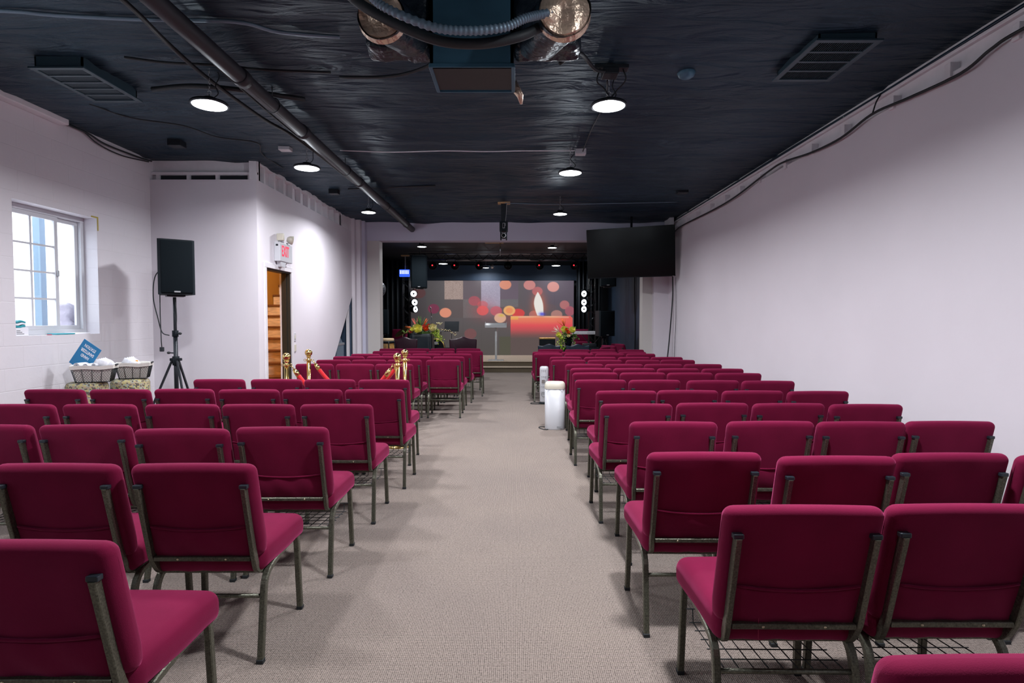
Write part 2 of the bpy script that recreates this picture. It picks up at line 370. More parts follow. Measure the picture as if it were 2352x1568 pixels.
# stair enclosure
mb=MB(); mb.box(XL,-3.18,7.09,7.20,0,3.17); struct('wall_stair_face',mb,M['wall'])
DY0,DY1,DZ=7.31,8.12,2.11
mb=MB()
mb.prism([(7.2,0),(DY0,0),(DY0,3.17),(7.2,3.17)],'x',-3.30,-3.18)
mb.prism([(DY0,DZ),(DY1,DZ),(DY1,3.17),(DY0,3.17)],'x',-3.30,-3.18)
mb.prism([(DY1,0),(9.30,0),(11.2,1.89),(11.2,3.17),(DY1,3.17)],'x',-3.30,-3.18)
struct('wall_stair_side',mb,M['wall'])
mb=MB()   # stud gallery above the stair enclosure
mb.box(XL,-3.18,7.115,7.15,3.235,3.27,0,.003); mb.box(XL,-3.18,7.16,7.2,3.17,3.6)
for x in (-4.44,-4.06,-3.7,-3.30): mb.box(x,x+.04,7.12,7.16,3.17,3.24)
mb.box(-3.27,-3.18,7.09,7.2,3.17,3.45,0,.003)
mb.box(-3.31,-3.26,7.2,11.2,3.17,3.6)
for i in range(13):
    y=7.32+i*.31; mb.box(-3.26,-3.185,y,y+.045,3.17,3.40,0,.003)
mb.box(-3.26,-3.19,7.2,11.2,3.375,3.44)
mb.box(-3.195,-3.18,10.6,11.2,3.17,3.42)
struct('trim_2',mb,M['trimw'])
mb=MB()   # thin black plates put in for the shaded slots between studs
for i in range(13):
    y=7.37+i*.31; mb.box(-3.262,-3.256,y+.02,y+.10,3.18+.07*(i%2),3.25+.06*(i%3),0)
struct('trim_3',mb,M['blackwall'])
# door casing and dark jamb
mb=MB()
for a,b in ((DY0-.065,DY0),(DY1,DY1+.065)): mb.box(-3.18,-3.162,a,b,0,DZ+.065,0,.003)
mb.box(-3.18,-3.160,DY0-.067,DY1+.067,DZ+.001,DZ+.067,0,.003)
o=struct('door_1',mb,M['trimw'])
mb=MB(); mb.box(-3.30,-3.182,DY0,DY0+.02,0,DZ); mb.box(-3.30,-3.182,DY1-.025,DY1,0,DZ); mb.box(-3.30,-3.182,DY0,DY1,DZ-.02,DZ); mb.box(-3.245,-3.225,DY1-.04,DY1-.02,0,DZ)
mb.build('door_jamb',M['doorjamb'],o)
mb=MB(); mb.box(-3.33,-3.30,DY1-.012,DY1,0,DZ); mb.build('door_stop_edge',M['trimw'],o)
for z in (1.93,1.18,.45):
    mb=MB(); mb.box(-3.31,-3.25,DY0+.02,DY0+.026,z-.05,z+.05); mb.cyl((-3.245,DY0+.028,z-.05),.008,.1); mb.build('hinge',M['steel'],o)
# stairwell behind
mb=MB(); mb.box(-4.5,-4.42,7.2,11.45,0,3.4); mb.box(-4.5,-3.3,11.35,11.45,0,3.4); mb.box(-4.42,-3.3,7.2,11.35,3.36,3.4); mb.box(-4.42,-3.3,7.2,7.215,0,3.4)
struct('wall_stairwell',mb,M['orange'])
st=thing('staircase','honey wood staircase climbing behind the open exit door','stairs',(-3.9,8.3,0))
for k in range(1,14):
    yk=8.2+.25*(k-1)
    if yk>11.2: break
    mb=MB(); mb.box(-4.41,-3.35,yk,yk+.02,.19*(k-1),.19*k-.03); mb.build('riser',M['wood'],st,world=True)
    mb=MB(); mb.box(-4.41,-3.35,yk-.03,yk+.25,.19*k-.03,.19*k,0,.006); mb.build('tread',M['woodd'],st,world=True)
# grey panel under the stairs
mb=MB(); mb.box(-3.6,-3.56,9.4,11.2,0,1.8); mb.box(-3.6,-3.19,11.16,11.2,0,1.95); struct('wall_under_stair',mb,M['darkwall'])
mb=MB(); mb.box(-3.27,-3.22,11.10,11.16,0,1.9); struct('trim_5',mb,M['trimw'])
mb=MB(); mb.box(-4.44,-3.3,7.152,7.158,3.175,3.233); struct('trim_6',mb,M['blackwall'])  # black strip put in for the shaded slot behind the lower rail
# proscenium
mb=MB(); mb.box(-3.18,-3.12,11.2,11.6,0,3.6); struct('trim_4',mb,M['wall'])
mb=MB(); mb.box(-4.5,-3.18,11.45,11.6,0,3.6); mb.box(-3.3,-2.98,11.45,11.88,0,3.6); mb.box(-2.98,3.12,11.6,11.88,3.04,3.6); struct('wall_front',mb,M['header'])
mb=MB(); mb.box(-2.98,-2.73,11.62,11.88,0,3.04); mb.box(2.62,2.82,11.62,11.88,0,3.04); struct('wall_front_jambs',mb,M['beige'])
mb=MB(); mb.box(2.82,3.12,11.5,11.88,0,3.04);mb.box(-3.12,-3.04,11.32,11.45,0,3.5,0,.004); struct('wall_front_right',mb,M['wall'])
# stage
mb=MB(); mb.box(-4.5,XR,15.85,18.9,.0,.262,1); mb.box(-4.5,XR,15.82,18.9,.262,.29,0,.008)
struct('floor_stage',mb,[M['stepcarpet'],M['riser']])
mb=MB(); mb.box(-4.5,XR,15.5,15.83,0,.13,1); mb.box(-4.5,XR,15.47,15.85,.13,.15,0,.006); struct('floor_stage_step',mb,[M['stepcarpet'],M['riser']])
# baseboards
mb=MB(); mb.box(3.105,3.12,-3.5,11.5,0,.09,0,.003); struct('baseboard_right',mb,M['trimw'])
mb=MB(); mb.box(-4.5,-4.485,-3.5,7.09,0,.09,0,.003); struct('baseboard_left',mb,M['trimw'])
# ------------------------------------------------------------------ window
mb=MB(); X0,X1=-4.70,-4.64
mb.box(X0,X1,WY0,WY0+.05,WZ0,WZ1,0,.004); mb.box(X0,X1,WY1-.05,WY1,WZ0,WZ1,0,.004); mb.box(X0+.001,X1+.002,WY0,WY1,WZ0,WZ0+.05,0,.004); mb.box(X0+.001,X1+.002,WY0,WY1,WZ1-.05,WZ1,0,.004)
win=struct('window_1',mb,M['white'])
ym=5.82
def sash(y0,y1,xo,grid):
    mb=MB(); w=.042; z0,z1=WZ0+.05,WZ1-.05
    mb.box(xo,xo+.025,y0,y0+w,z0,z1,0,.003); mb.box(xo,xo+.025,y1-w,y1,z0,z1,0,.003); mb.box(xo-.001,xo+.0265,y0-.001,y1+.001,z0-.001,z0+w,0,.003); mb.box(xo-.001,xo+.0265,y0-.001,y1+.001,z1-w,z1+.001,0,.003)
    o=mb.build('window_sash',M['white'],win)
    if grid:
        g=MB(); yc=(y0+y1)/2; g.box(xo+.008,xo+.018,yc-.011,yc+.011,z0,z1)
        for k in (1,2,3):
            z=z0+w+(z1-z0-2*w)*k/4; g.box(xo+.007,xo+.019,y0+w,y1-w,z-.009,z+.009)
        g.build('muntin_grid',M['white'],o)
    g=MB(); g.box(xo+.004,xo+.007,y0+w,y1-w,z0+w,z1-w); g.build('pane',M['glass'],o)
for k,(a,b) in enumerate(((2.1,3.2),(-.1,1.0))):  # two unseen windows, added to bring cool daylight onto walls and ceiling
    mb=MB(); mb.box(X0,X1,a,a+.05,WZ0,WZ1,0,.004); mb.box(X0,X1,b-.05,b,WZ0,WZ1,0,.004); mb.box(X0,X1,a,b,WZ0,WZ0+.05,0,.004); mb.box(X0,X1,a,b,WZ1-.05,WZ1,0,.004); mb.box(X0,X1,(a+b)/2-.03,(a+b)/2+.03,WZ0,WZ1)
    w_=struct('window_%d'%(k+2),mb,M['white']); mb=MB(); mb.box(-4.68,-4.676,a+.05,b-.05,WZ0+.05,WZ1-.05); mb.build('pane',M['glass'],w_)
sash(WY0+.05,ym,-4.672,True); sash(ym-.02,WY1-.05,-4.70,False)
mb=MB(); mb.box(-4.645,-4.63,ym-.03,ym-.01,1.88,1.94,0,.003); mb.build('window_latch',M['greyplastic'],win)
# outside: white-sided neighbour wall, ground, post, bag
mb=MB()
for k in range(26): mb.prism([(-7.2,k*.15),(-7.2,k*.15+.15),(-7.215,k*.15+.15),(-7.235,k*.15)],'y',1,14) if False else mb.box(-7.4,-7.2+.012*(k%2),-4,14,k*.15,k*.15+.148)
struct('wall_outside',mb,M['siding'])
mb=MB(); mb.box(-9,-4.7,-5,15,-.2,-.1); struct('floor_outside',mb,M['siding'])
tag(MB().box(-5.36,-5.28,6.36,6.44,-.1,3.3,0,.004).build('outdoor_post',M['flex']),'blue grey metal post standing outside the window','post')
mb=MB(); mb.rbox(-4.86,6.27,1.46,.08,.15,.16,.05,3,0,fn=lambda x,y,z:(x+.02*math.sin(z*40+y*20),y+.012*math.sin(z*55),z+.02*math.sin(y*30)),mid=6)
mb.box(-4.95,-4.70,6.0,6.45,1.26,1.30)
tag(mb.build('plastic_bag',M['bag']),'crumpled grey plastic bag on outer ledge behind the window glass','bag')
mb=MB(); mb.box(-4.5,-4.496,6.09,6.19,2.533,2.548); mb.box(-4.5,-4.4955,6.175,6.19,2.40,2.548)
tag(mb.build('masking_tape',mat('yellow_masking_tape',(.42,.34,.07),.7)),'yellowed masking tape remnant at the upper right corner of the window recess','tape')
# things on the sill
t=thing('mask_box','white cardboard box with blue face masks on top, left end of windowsill','box',(-4.575,5.22,WZ0))
mb=MB(); mb.box(-4.62,-4.53,5.15,5.30,WZ0,WZ0+.075,0,.003); mb.build('carton',M['paper'],t,world=True)
for k in range(3):
    mb=MB(); mb.box(-4.5296,-4.529,5.17,5.25-.02*k,WZ0+.015+.015*k,WZ0+.023+.015*k); mb.box(-4.60,-4.545,5.1494,5.149,WZ0+.015+.015*k,WZ0+.023+.015*k); mb.build('printed_line',M['greyplastic'],t,world=True)
for k in range(3):
    mb=MB(); mb.rbox(-4.575,5.215+.008*k,WZ0+.087+.022*k,.04,.065-.006*k,.010,.009,2,0,fn=lambda x,y,z:(x,y,z+.006*math.sin(y*60+k)),mid=6); mb.build('folded_mask',M['teal'] if k!=1 else M['paper'],t,world=True)
for k,(yy,c,l,h) in enumerate([(5.72,'teal','pale teal envelope lying flat on the windowsill',.006),(5.93,'paper','white paper leaflet lying on the windowsill beside the teal envelope',.008)]):
    mb=MB(); mb.rbox(-4.56,yy,WZ0+.008,.05,.10,h,.004,1,0,fn=lambda x,y,z:(x+(y-yy)*.15,y,z),sm=False); tag(mb.build('envelope' if k==0 else 'leaflet',M[c]),l,'paper')
tag(MB().box(-4.53,-4.51,5.50,5.545,WZ0,WZ0+.008,0,.003).build('red_clip',mat('red_plastic',(.5,.02,.05),.4)),'tiny red clip lying on windowsill','clip')
ROWS_LEFT=[
   [(-1.305, 1.487)] ,
   [(-1.301, 2.294), (-1.848, 2.292)] ,
   [(-1.266, 3.086), (-1.787, 3.035), (-2.389, 3.148), (-2.933, 3.146)] ,
   [(-1.228, 3.921), (-1.765, 3.919), (-2.3, 3.918), (-2.867, 3.916), (-3.424, 3.914)] ,
   [(-1.164, 4.76), (-1.695, 4.758), (-2.229, 4.757), (-2.78, 4.785), (-3.306, 4.753), (-3.853, 4.752)] ,
   [(-1.262, 5.534), (-1.802, 5.561), (-2.337, 5.575), (-2.9, 5.574)] ,
   [(-1.575, 7.495), (-2.096, 7.494), (-2.641, 7.52)] ,
   [(-1.024, 8.25), (-1.59, 8.281), (-2.113, 8.28), (-2.635, 8.28)] ,
   [(-1.033, 9.016), (-1.565, 9.015), (-2.089, 9.053), (-2.626, 9.052)] ,
   [(-0.971, 9.77), (-1.491, 9.769), (-2.012, 9.769), (-2.535, 9.725)] ,
   [(-0.827, 10.608), (-1.347, 10.608), (-1.868, 10.607), (-2.389, 10.607)] ,
   [(-0.925, 11.56), (-1.445, 11.55), (-1.955, 11.55), (-2.465, 11.49)] ,
]
ROWS_RIGHT=[
   [(0.885, 0.97)] ,
   [(0.913, 1.778), (1.434, 1.792)] ,
   [(0.841, 2.499), (1.383, 2.428), (1.911, 2.486), (2.433, 2.447)] ,
   [(0.921, 3.253), (1.475, 3.269), (1.996, 3.256), (2.516, 3.272)] ,
   [(0.849, 3.948), (1.397, 3.991), (1.918, 3.972), (2.438, 3.932)] ,
   [(0.926, 4.678), (1.446, 4.709), (1.967, 4.681), (2.488, 4.654)] ,
   [(0.845, 5.535), (1.366, 5.521), (1.919, 5.479), (2.44, 5.44)] ,
   [(0.896, 6.277), (1.423, 6.277), (1.943, 6.26), (2.464, 6.225)] ,
   [(0.93, 6.873), (1.45, 6.851), (1.97, 6.83), (2.49, 6.789)] ,
   [(0.93, 7.50), (1.45, 7.48), (1.97, 7.49), (2.49, 7.49)] ,
   [(0.796, 8.276), (1.317, 8.245), (1.869, 8.245), (2.39, 8.277)] ,
   [(0.821, 8.939), (1.355, 8.903), (1.876, 8.904), (2.396, 8.904)] ,
   [(0.60, 9.88), (1.13, 9.83), (1.66, 9.83), (2.19, 9.80)] ,
   [(0.594, 10.401), (1.114, 10.352), (1.635, 10.353), (2.156, 10.353)] ,
   [(0.726, 11.277), (1.246, 11.161), (1.767, 11.278), (2.288, 11.107)] ,
]
# ------------------------------------------------------------------ church chair
def make_chair(rack=True,threads=False):
    root=thing('church_chair','x','chair')
    # seat cushion
    def fs(x,y,z):
        if z>.435: z+=.012*max(0,1-(x/.25)**2)*max(0,1-((y-.02)/.24)**2)
        if y>.15: z-=.30*(y-.15)**2*4*.35
        z+=.0025*math.sin(x*45+y*20)*(1 if z<.43 else 0)
        x*=1+.03*(y/.22)
        return (x,y,z)
    mb=MB(); mb.rbox(0,.018,.420,.249,.228,.060,.046,5,0,fn=fs,mid=7)
    # stitched seam around the cushion
    mb.build('seat',M['fabric'],root)
    lean=math.atan2(.105,.415)
    def bp(z): t=(z-.44)/.415; return -.19-.105*t
    def fb(x,y,z):
        t=(z-.44)/.415
        yy=y
        if y>0: yy+=.022*max(0,1-(x/.25)**4)*math.sin(PI*min(1,max(0,t)))**.7*(1.25-t*.6)
        zz=z
        w=1-.03*max(0,.18-t)/.18
        if y<0 and t<.9: yy+=.003*math.sin(x*24+z*9)
        return (x*w,bp(z)+yy,zz+ (.004*math.cos(x*6) if t>.9 else 0))
    mb=MB(); mb.rbox(0,0,.6475,.251,.036,.2075,.036,5,0,fn=fb,mid=8)
    mb.build('backrest',M['fabric'],root)
    # pocket
    mb=MB(); n=20; V=[];F=[]
    for j,(tz) in enumerate((0,.15,.5,.85,1.)):
        for i in range(n+1):
            u=-1+2*i/n; top=.588-.016*(1-u*u); z=.452+(top-.452)*tz
            off=.0385+.013*math.sin(PI*min(1,tz*.9+.05))*(1-u**4)+.003*math.sin(u*9+tz*4)
            V.append((u*.198,bp(z)-off,z))
    for j in range(4):
        for i in range(n): a=j*(n+1)+i; F.append((a,a+1,a+n+2,a+n+1))
    k=len(V); V+=[(p[0],p[1]+.006,p[2]) for p in V[:]]
    F+=[tuple(k+i for i in reversed(f)) for f in F[:]]
    for i in range(n): a=4*(n+1)+i; F.append((a,a+1,a+1+k,a+k))
    mb.add(V,F,0,True)
    mb.tube([(u*.197,bp(.588-.016*(1-u*u))-.0405-.004*(1-u**4),.588-.016*(1-u*u)) for u in [-1+2*i/16 for i in range(17)]],.0046,6)
    o=mb.build('back_pocket',M['fabric'],root)
    for s in (-1,1):
        x=s*.213
        pts=fillet([(x,bp(.765)-.046,.765),(x,bp(.445)-.046,.445),(x*.97,bp(.40)-.02,.372),(x*.97,-.06,.366)],[.02,.05],6)
        mb=MB(); mb.bar(pts,.030,.020,0)
        q0=Vector(pts[0]); mb.rbox(q0[0],q0[1],q0[2]+.004,.0165,.0115,.008,.003,1,1,sm=False)
        for zz in (.722,.625,.528):
            mb.lathe([(0,-.0135),(.0045,-.0125),(.0055,-.009),(.0055,0)],(x,bp(zz)-.046,zz),'y',8,2)
        mb.build('back_upright',[M['frame'],M['cap'],M['screw']],root)
    mb=MB(); mb.bar([(-.2,bp(.445)-.046,.443),(.2,bp(.445)-.046,.443)],.026,.018,0,ref=(0,0,1))
    for x in (-.10,.10): mb.lathe([(0,-.0165),(.004,-.0155),(.005,-.011),(.005,0)],(x,bp(.445)-.046,.443),'y',8,1)
    mb.build('back_rail',[M['frame'],M['screw']],root)
    for s in (-1,1):
        x=s*.228; xf=s*.236
        full=fillet([(xf,.205,0),(x,.188,.405),(x,-.175,.352),(xf,-.245,0)],[.05,.07],6)
        # split: front leg, rail, rear leg
        iA=6; iB=9
        fr=[Vector((xf,.205,.0))]+[p for p in full[1:7]]
        rl=full[6:10]; rr=full[9:]
        for nm,pp in (('leg',full[0:6]),('seat_rail',full[5:10]),('leg',full[9:])):
            mb=MB(); mb.bar(pp,.026,.026,0,c=.3)
            if nm=='leg':
                e=full[0] if pp[0]==full[0] else full[-1]
                mb.rbox(e[0],e[1],.008,.0145,.0145,.009,.003,1,1,sm=False)
            mb.build(nm,[M['frame'],M['rubber']],root)
    mb=MB(); mb.tube([(-.232,-.195,.262),(.232,-.195,.262)],.009,8); mb.build('stretcher',M['frame'],root)
    mb=MB(); mb.bar([(-.225,.15,.372),(.225,.15,.372)],.02,.014,0,ref=(0,0,1)); mb.build('seat_support',M['frame'],root)
    mb=MB(); mb.bar([(-.215,-.15,.352),(.215,-.15,.352)],.02,.014,0,ref=(0,0,1)); mb.build('seat_support',M['frame'],root)
    if rack:
        mb=MB(); y0,y1,z0,z1=-.195,.16,.265,.235
        for i in range(9): x=-.2+.05*i; mb.tube([(x,y0,z0),(x,y1,z1),(x,y1+.01,z1+.05)],.0022,5)
        for i in range(6): t=i/5; mb.tube([(-.215,y0+(y1-y0)*t,z0+(z1-z0)*t),(.215,y0+(y1-y0)*t,z0+(z1-z0)*t)],.0022,5)
        mb.tube([(-.225,y1+.01,z1+.05),(.225,y1+.01,z1+.05)],.003,5)
        mb.build('book_rack',M['wire'],root)
    if threads:
        mb=MB(); mb.tube([(-.112,-.236,.575),(-.115,-.243,.53),(-.113,-.244,.47),(-.114,-.247,.40)],.0011,5)
        mb.tube(smoothpath([(.165,-.246,.592),(.13,-.252,.575),(.105,-.252,.535),(.07,-.250,.515),(.04,-.249,.512),(.028,-.248,.497)],5),.0011,5)
        mb.build('loose_thread',M['thread'],root)
    return root
ORD=['','second','third','fourth','fifth','sixth','seventh','eighth','ninth','tenth','eleventh','twelfth','thirteenth','fourteenth','fifteenth']
SPEC={('right',0,0):'maroon chair cropped at bottom right corner, only its rounded top showing, nearest the camera',
('right',1,0):'maroon church chair with loose threads hanging from its back pocket, right of the aisle',
('right',1,1):'maroon church chair cut by the right photo edge, beside the chair with loose threads',
('left',0,0):'large maroon chair cut by left photo edge, nearest on the left, seat cushion fully seen',
('right',5,0):'maroon aisle-end chair directly behind the round-topped white air purifier, nearer the camera' }
SPEC.pop(('right',5,0))
def chair_label(side,i,j,n):
    if (side,i,j) in SPEC: return SPEC[(side,i,j)]
    row=(ORD[i]+' nearest row') if i else 'nearest row'
    wallend={'right':'white wall','left':'left wall'}[side]
    if j==0: where='at the aisle end of'
    elif j==n-1 and n>2: where='at the %s end of'%wallend
    else: where='%s from the aisle in'%ORD[j]
    return 'maroon upholstered chair %s the %s, %s block'%(where,row,side)
chair_rack=make_chair(True); chair_plain=make_chair(False); chair_thread=make_chair(True,True)
used=set()
def place(proto,x,y,rz,label,group):
    o=copy_tree(proto) if proto.name in used else proto
    used.add(proto.name)
    o.location=(x,y,0); o.rotation_euler=(0,0,rz); tag(o,label,'chair',group); return o
rng=random.Random(3)
for side,RW in (('right',ROWS_RIGHT),('left',ROWS_LEFT)):
    for i,row in enumerate(RW):
        for j,(x,y) in enumerate(row):
            rz=R(rng.uniform(-1.1,1.1)) if len(row)>1 else 0
            if (side,i) in (('left',6),('left',11),('right',9)): rz*=.3
            pr=chair_thread if (side,i,j)==('right',1,0) else (chair_plain if (side,i,j) in (('left',1,0),('left',1,1),('left',0,0),('right',2,0)) else chair_rack)
            # the listed point is the top rear edge of the backrest
            place(pr,x,y+.285,rz,chair_label(side,i,j,len(row)),'maroon church chairs in the %s block'%side)
G='maroon chairs by the stage'
c=place(chair_rack,2.10,17.3,PI,'maroon chair on the stage behind the white keyboard, facing the hall',G); c.location.z=.29
c=place(chair_rack,-3.55,17.2,PI*.94,'maroon chair in the dark left stage corner behind the conga drum, facing the hall',G); c.location.z=.29
place(chair_rack,2.42,13.1,R(-62),'maroon chair turned sideways against the dark right wall below the stage, nearer',G)
place(chair_rack,2.78,13.92,R(-62),'maroon chair turned sideways against the dark right wall, behind its twin',G)
place(chair_rack,1.74,12.5,R(60),'maroon chair turned sideways beside the navy armchairs',G)
# ------------------------------------------------------------------ ceiling fixtures
def lamp(x,y,z,r,label,group,power,cordn,src=True):
    t=thing('ceiling_light',label,'ceiling light',(x,y,z),0,group)
    mb=MB(); mb.lathe([(0,.062),(.045,.060),(.05,.03),(r*.98,.024),(r+.004,.016),(r+.004,.0),(r-.008,-.001),(r-.008,.008),(0,.010)],(0,0,0),'z',36); mb.build('housing',M['blackm'],t)
    mb=MB(); mb.lathe([(0,-.004),(r*.6,-.004),(r-.010,-.001),(r-.010,.006),(0,.006)],(0,0,0),'z',36); mb.build('diffuser',M['led'],t)
    top=CZ-z-.0 if y<11.7 else 3.40-z
    mb=MB(); mb.tube([(0,0,.06),(0,0,.085)],.006,8); mb.tube([(.016*math.cos(a),0,.10+.016*math.sin(a)) for a in [i*PI/5 for i in range(11)]],.003,6)
    for k in range(max(1,int((top-.11)/.03))): mb.tube([(.007*math.cos(a)*(1 if k%2 else 0),.007*math.cos(a)*(0 if k%2 else 1),.13+k*.03+.018*math.sin(a)) for a in [i*PI/4 for i in range(9)]],.0018,5)
    mb.build('hanging_chain',M['steel'],t)
    mb=MB(); mb.tube(smoothpath([(.03,0,.055),(.06,.02,.10),(.03+.03*math.sin(cordn),.04,top*.55),(.05,.06,top*.8),(.02,.05,top+.01)],6),.004,6); mb.build('power_cord',M['rubber'],t)
    if src:
        l=bpy.data.lights.new('lamp_glow','AREA'); l.shape='DISK'; l.size=r*1.9; l.energy=power; l.color=LC; l.spread=R(165)
        o=bpy.data.objects.new('lamp_glow',l); COL.objects.link(o); o.parent=t; o.location=(0,0,-.012)
        l=bpy.data.lights.new('lamp_side_glow','POINT'); l.shadow_soft_size=.03; l.energy=power*.115; l.color=(.86,.93,1.)
        o=bpy.data.objects.new('lamp_side_glow',l); COL.objects.link(o); o.parent=t; o.location=(0,0,-.045)
    return t
LC=(.955,.968,1.)
LG='round ceiling lamps of the hall'
LP=[(-2.39,4.53,.135,'round white ceiling lamp beside the left vent, nearest on the left'),
(-2.30,6.39,.14,'round white ceiling lamp hanging before the stud gallery, middle one on the left'),
(-2.28,9.0,.115,'small-looking round ceiling lamp at far left, last before the stage opening'),
(.75,4.56,.135,'round white ceiling lamp nearest on the right, below the foil-ended duct'),
(.65,6.61,.135,'round white ceiling lamp under the white junction box, middle one on right'),
(.74,9.15,.115,'round ceiling lamp farthest on the right, last before the stage opening')]
PW=54
for k,(x,y,r,l) in enumerate(LP): lamp(x,y,3.12,r,l,LG,PW,k)
for k,(x,y,p) in enumerate([(-2.35,2.1,36),(.9,2.0,88),(-2.3,-.6,7),(.9,-.9,7)]): lamp(x,y,3.12,.135,'round white ceiling lamp above or behind the viewpoint, outside the photo',LG,p,k)
SG='round ceiling lamps over the stage'
for k,(x,y,z,r,l) in enumerate([(-2.12,13.2,3.12,.11,'round lamp just inside the stage opening on the left'),
(.90,13.4,3.12,.11,'round lamp just inside the stage opening on the right'),
(-2.10,17.0,3.10,.135,'round lamp over left stage below the lighting truss'),
(1.30,17.6,3.10,.135,'round lamp over right stage below the lighting truss'),
(-.88,18.1,3.08,.10,'smallest round lamp over middle stage by the chrome spotlight')]): lamp(x,y,z,r,l,SG,(34 if k<2 else 18),k)
# vents
def vent(name,label,x0,x1,y0,y1,zb,nslat,ncol):
    t=thing(name,label,'vent',((x0+x1)/2,(y0+y1)/2,zb))
    mb=MB(); e=.03
    mb.box(x0,x1,y0,y0+.012,zb,CZ+.03);mb.box(x0,x1,y1-.012,y1,zb,CZ+.03);mb.box(x0,x0+.012,y0,y1,zb,CZ+.03);mb.box(x1-.012,x1,y0,y1,zb,CZ+.03); mb.box(x0,x1,y0,y1,CZ-.005,CZ+.03)
    mb.build('duct_boot',M['vent'],t,world=True)
    mb=MB(); w=.04
    mb.box(x0-e-.001,x1+e+.001,y0-e,y0+w-e,zb-.0135,zb+.001,0,.003);mb.box(x0-e-.001,x1+e+.001,y1-w+e,y1+e,zb-.0135,zb+.001,0,.003);mb.box(x0-e,x0+w-e,y0,y1,zb-.012,zb,0,.003);mb.box(x1-w+e,x1+e,y0,y1,zb-.012,zb,0,.003)
    for k in range(1,ncol): y=y0+(y1-y0)*k/ncol; mb.box(x0,x1,y-.012,y+.012,zb-.010,zb)
    mb.build('grille_frame',M['vent'],t,world=True)
    mb=MB()
    for k in range(nslat):
        x=x0+.02+(x1-x0-.04)*k/(nslat-1)
        mb.prism([(x,zb-.006),(x+.003,zb-.006),(x+.012,zb+.014),(x+.009,zb+.014)],'y',y0+.01,y1-.01)
    mb.build('louvre_slats',M['vent'],t,world=True)
vent('ceiling_vent','dark blue box vent with slatted grille on ceiling at upper right',2.10,2.50,4.0,4.62,3.36,24,4)
vent('ceiling_vent','dark box vent with grille on ceiling at upper left above the window wall',-3.60,-3.24,4.34,4.96,3.33,30,5)
# central duct box
t=thing('duct_box','large dark blue square air duct hanging from the ceiling, top centre','air duct',(-.25,3.63,2.95))
mb=MB(); mb.box(-.5,0,3.45,3.47,2.952,3.46); mb.box(-.5,-.48,3.45,3.82,2.952,3.46); mb.box(-.02,0,3.45,3.82,2.952,3.46); mb.box(-.5,0,3.80,3.82,2.952,3.46); mb.build('duct_shell',M['duct'],t,world=True)
mb=MB(); mb.box(-.485,-.015,3.475,3.79,2.945,2.952); mb.build('access_panel',M['ductlow'],t,world=True)
mb=MB(); mb.box(-.505,.005,3.443,3.452,2.94,2.965,0,.003);mb.box(-.505,.005,3.815,3.828,2.94,2.965,0,.003);mb.box(-.508,-.485,3.45,3.82,2.94,2.962,0,.003);mb.box(-.015,.008,3.45,3.82,2.94,2.962,0,.003); mb.build('flange',M['duct'],t,world=True)
def crump(amp,f,sd):
    def g(x,y,z):
        n=noise.noise_vector(Vector((x*f+sd,y*f,z*f)))
        m=noise.noise_vector(Vector((x*f*2.7+sd,y*f*2.7,z*f*2.7)))
        return (x+(n[0]+.5*m[0])*amp,y+(n[1]+.5*m[1])*amp,z+(n[2]+.5*m[2])*amp)
    return g
for k,(x0,x1,lab) in enumerate([(-.90,-.50,'black foil wrapped duct stub on the left of the square duct'),(0.0,.41,'black foil wrapped duct stub on the right of the square duct')]):
    t=thing('wrapped_duct',lab,'air duct',((x0+x1)/2,3.6,3.0))
    mb=MB(); mb.rbox((x0+x1)/2,3.56,3.24,(x1-x0)/2,.10,.18,.04,3,0,fn=crump(.018,7,k*5),mid=12); mb.build('wrapped_box',M['wrap'],t,world=True)
    cx,cz,r=((-.62,3.15,.125) if k==0 else (.15,3.13,.135))
    dx=-.08 if k==0 else .11; dz=-.11
    mb=MB(); V=[]; n=28; L=14
    ys=[3.50-(3.50-(2.97 if k else 3.05))*i/L for i in range(L+1)]
    for i,yy in enumerate(ys):
        for j in range(n):
            a=2*PI*j/n; rr=r*(1+.05*noise.noise(Vector((math.cos(a)*2,math.sin(a)*2,yy*9+k)))); V.append((cx+dx*i/L+rr*math.cos(a),yy,cz+dz*i/L+rr*math.sin(a)))
    F=[(i*n+j,i*n+(j+1)%n,(i+1)*n+(j+1)%n,(i+1)*n+j) for i in range(L) for j in range(n)]
    mb.add(V,F,0,True); mb.build('round_sleeve',M['wrap'],t,world=True)
    mb=MB(); V=[];F=[]; K=9
    for i in range(K+1):
        for j in range(n):
            a=2*PI*j/n; rr=r*1.04*(1-i/K); p=Vector((math.cos(a)*rr*9,math.sin(a)*rr*9,k*3.))
            V.append((cx+dx+rr*math.cos(a),ys[-1]+.05*(1 if i==0 else 0)-.03*(1-(rr/r)**2)-(.055*noise.noise(p*.9) if i else 0),cz+dz+rr*math.sin(a)))
    F=[(i*n+j,i*n+(j+1)%n,(i+1)*n+(j+1)%n,(i+1)*n+j) for i in range(K) for j in range(n)]
    mb.add(V,F,0,False); mb.build('foil_end_cap',M['foil'],t,world=True)
t=MB(); t.tube([(-.01,3.82,3.0),(.045,3.86,2.93),(.05,3.86,2.88)],.022,8,scales=[1.5,1.0,.4]); tag(t.build('foil_tail',M['foil']),'dangling twist of foil at the right rear corner of the square duct','foil scrap')
mb=MB(); P=smoothpath([(-.88,2.9,3.44),(-.82,2.9,3.2),(-.72,2.9,3.06),(-.62,2.9,2.985),(-.40,2.9,2.90),(-.22,2.9,2.882),(-.05,2.9,2.898),(.05,2.9,2.94),(.13,2.93,2.975),(.26,2.99,3.03)],14)
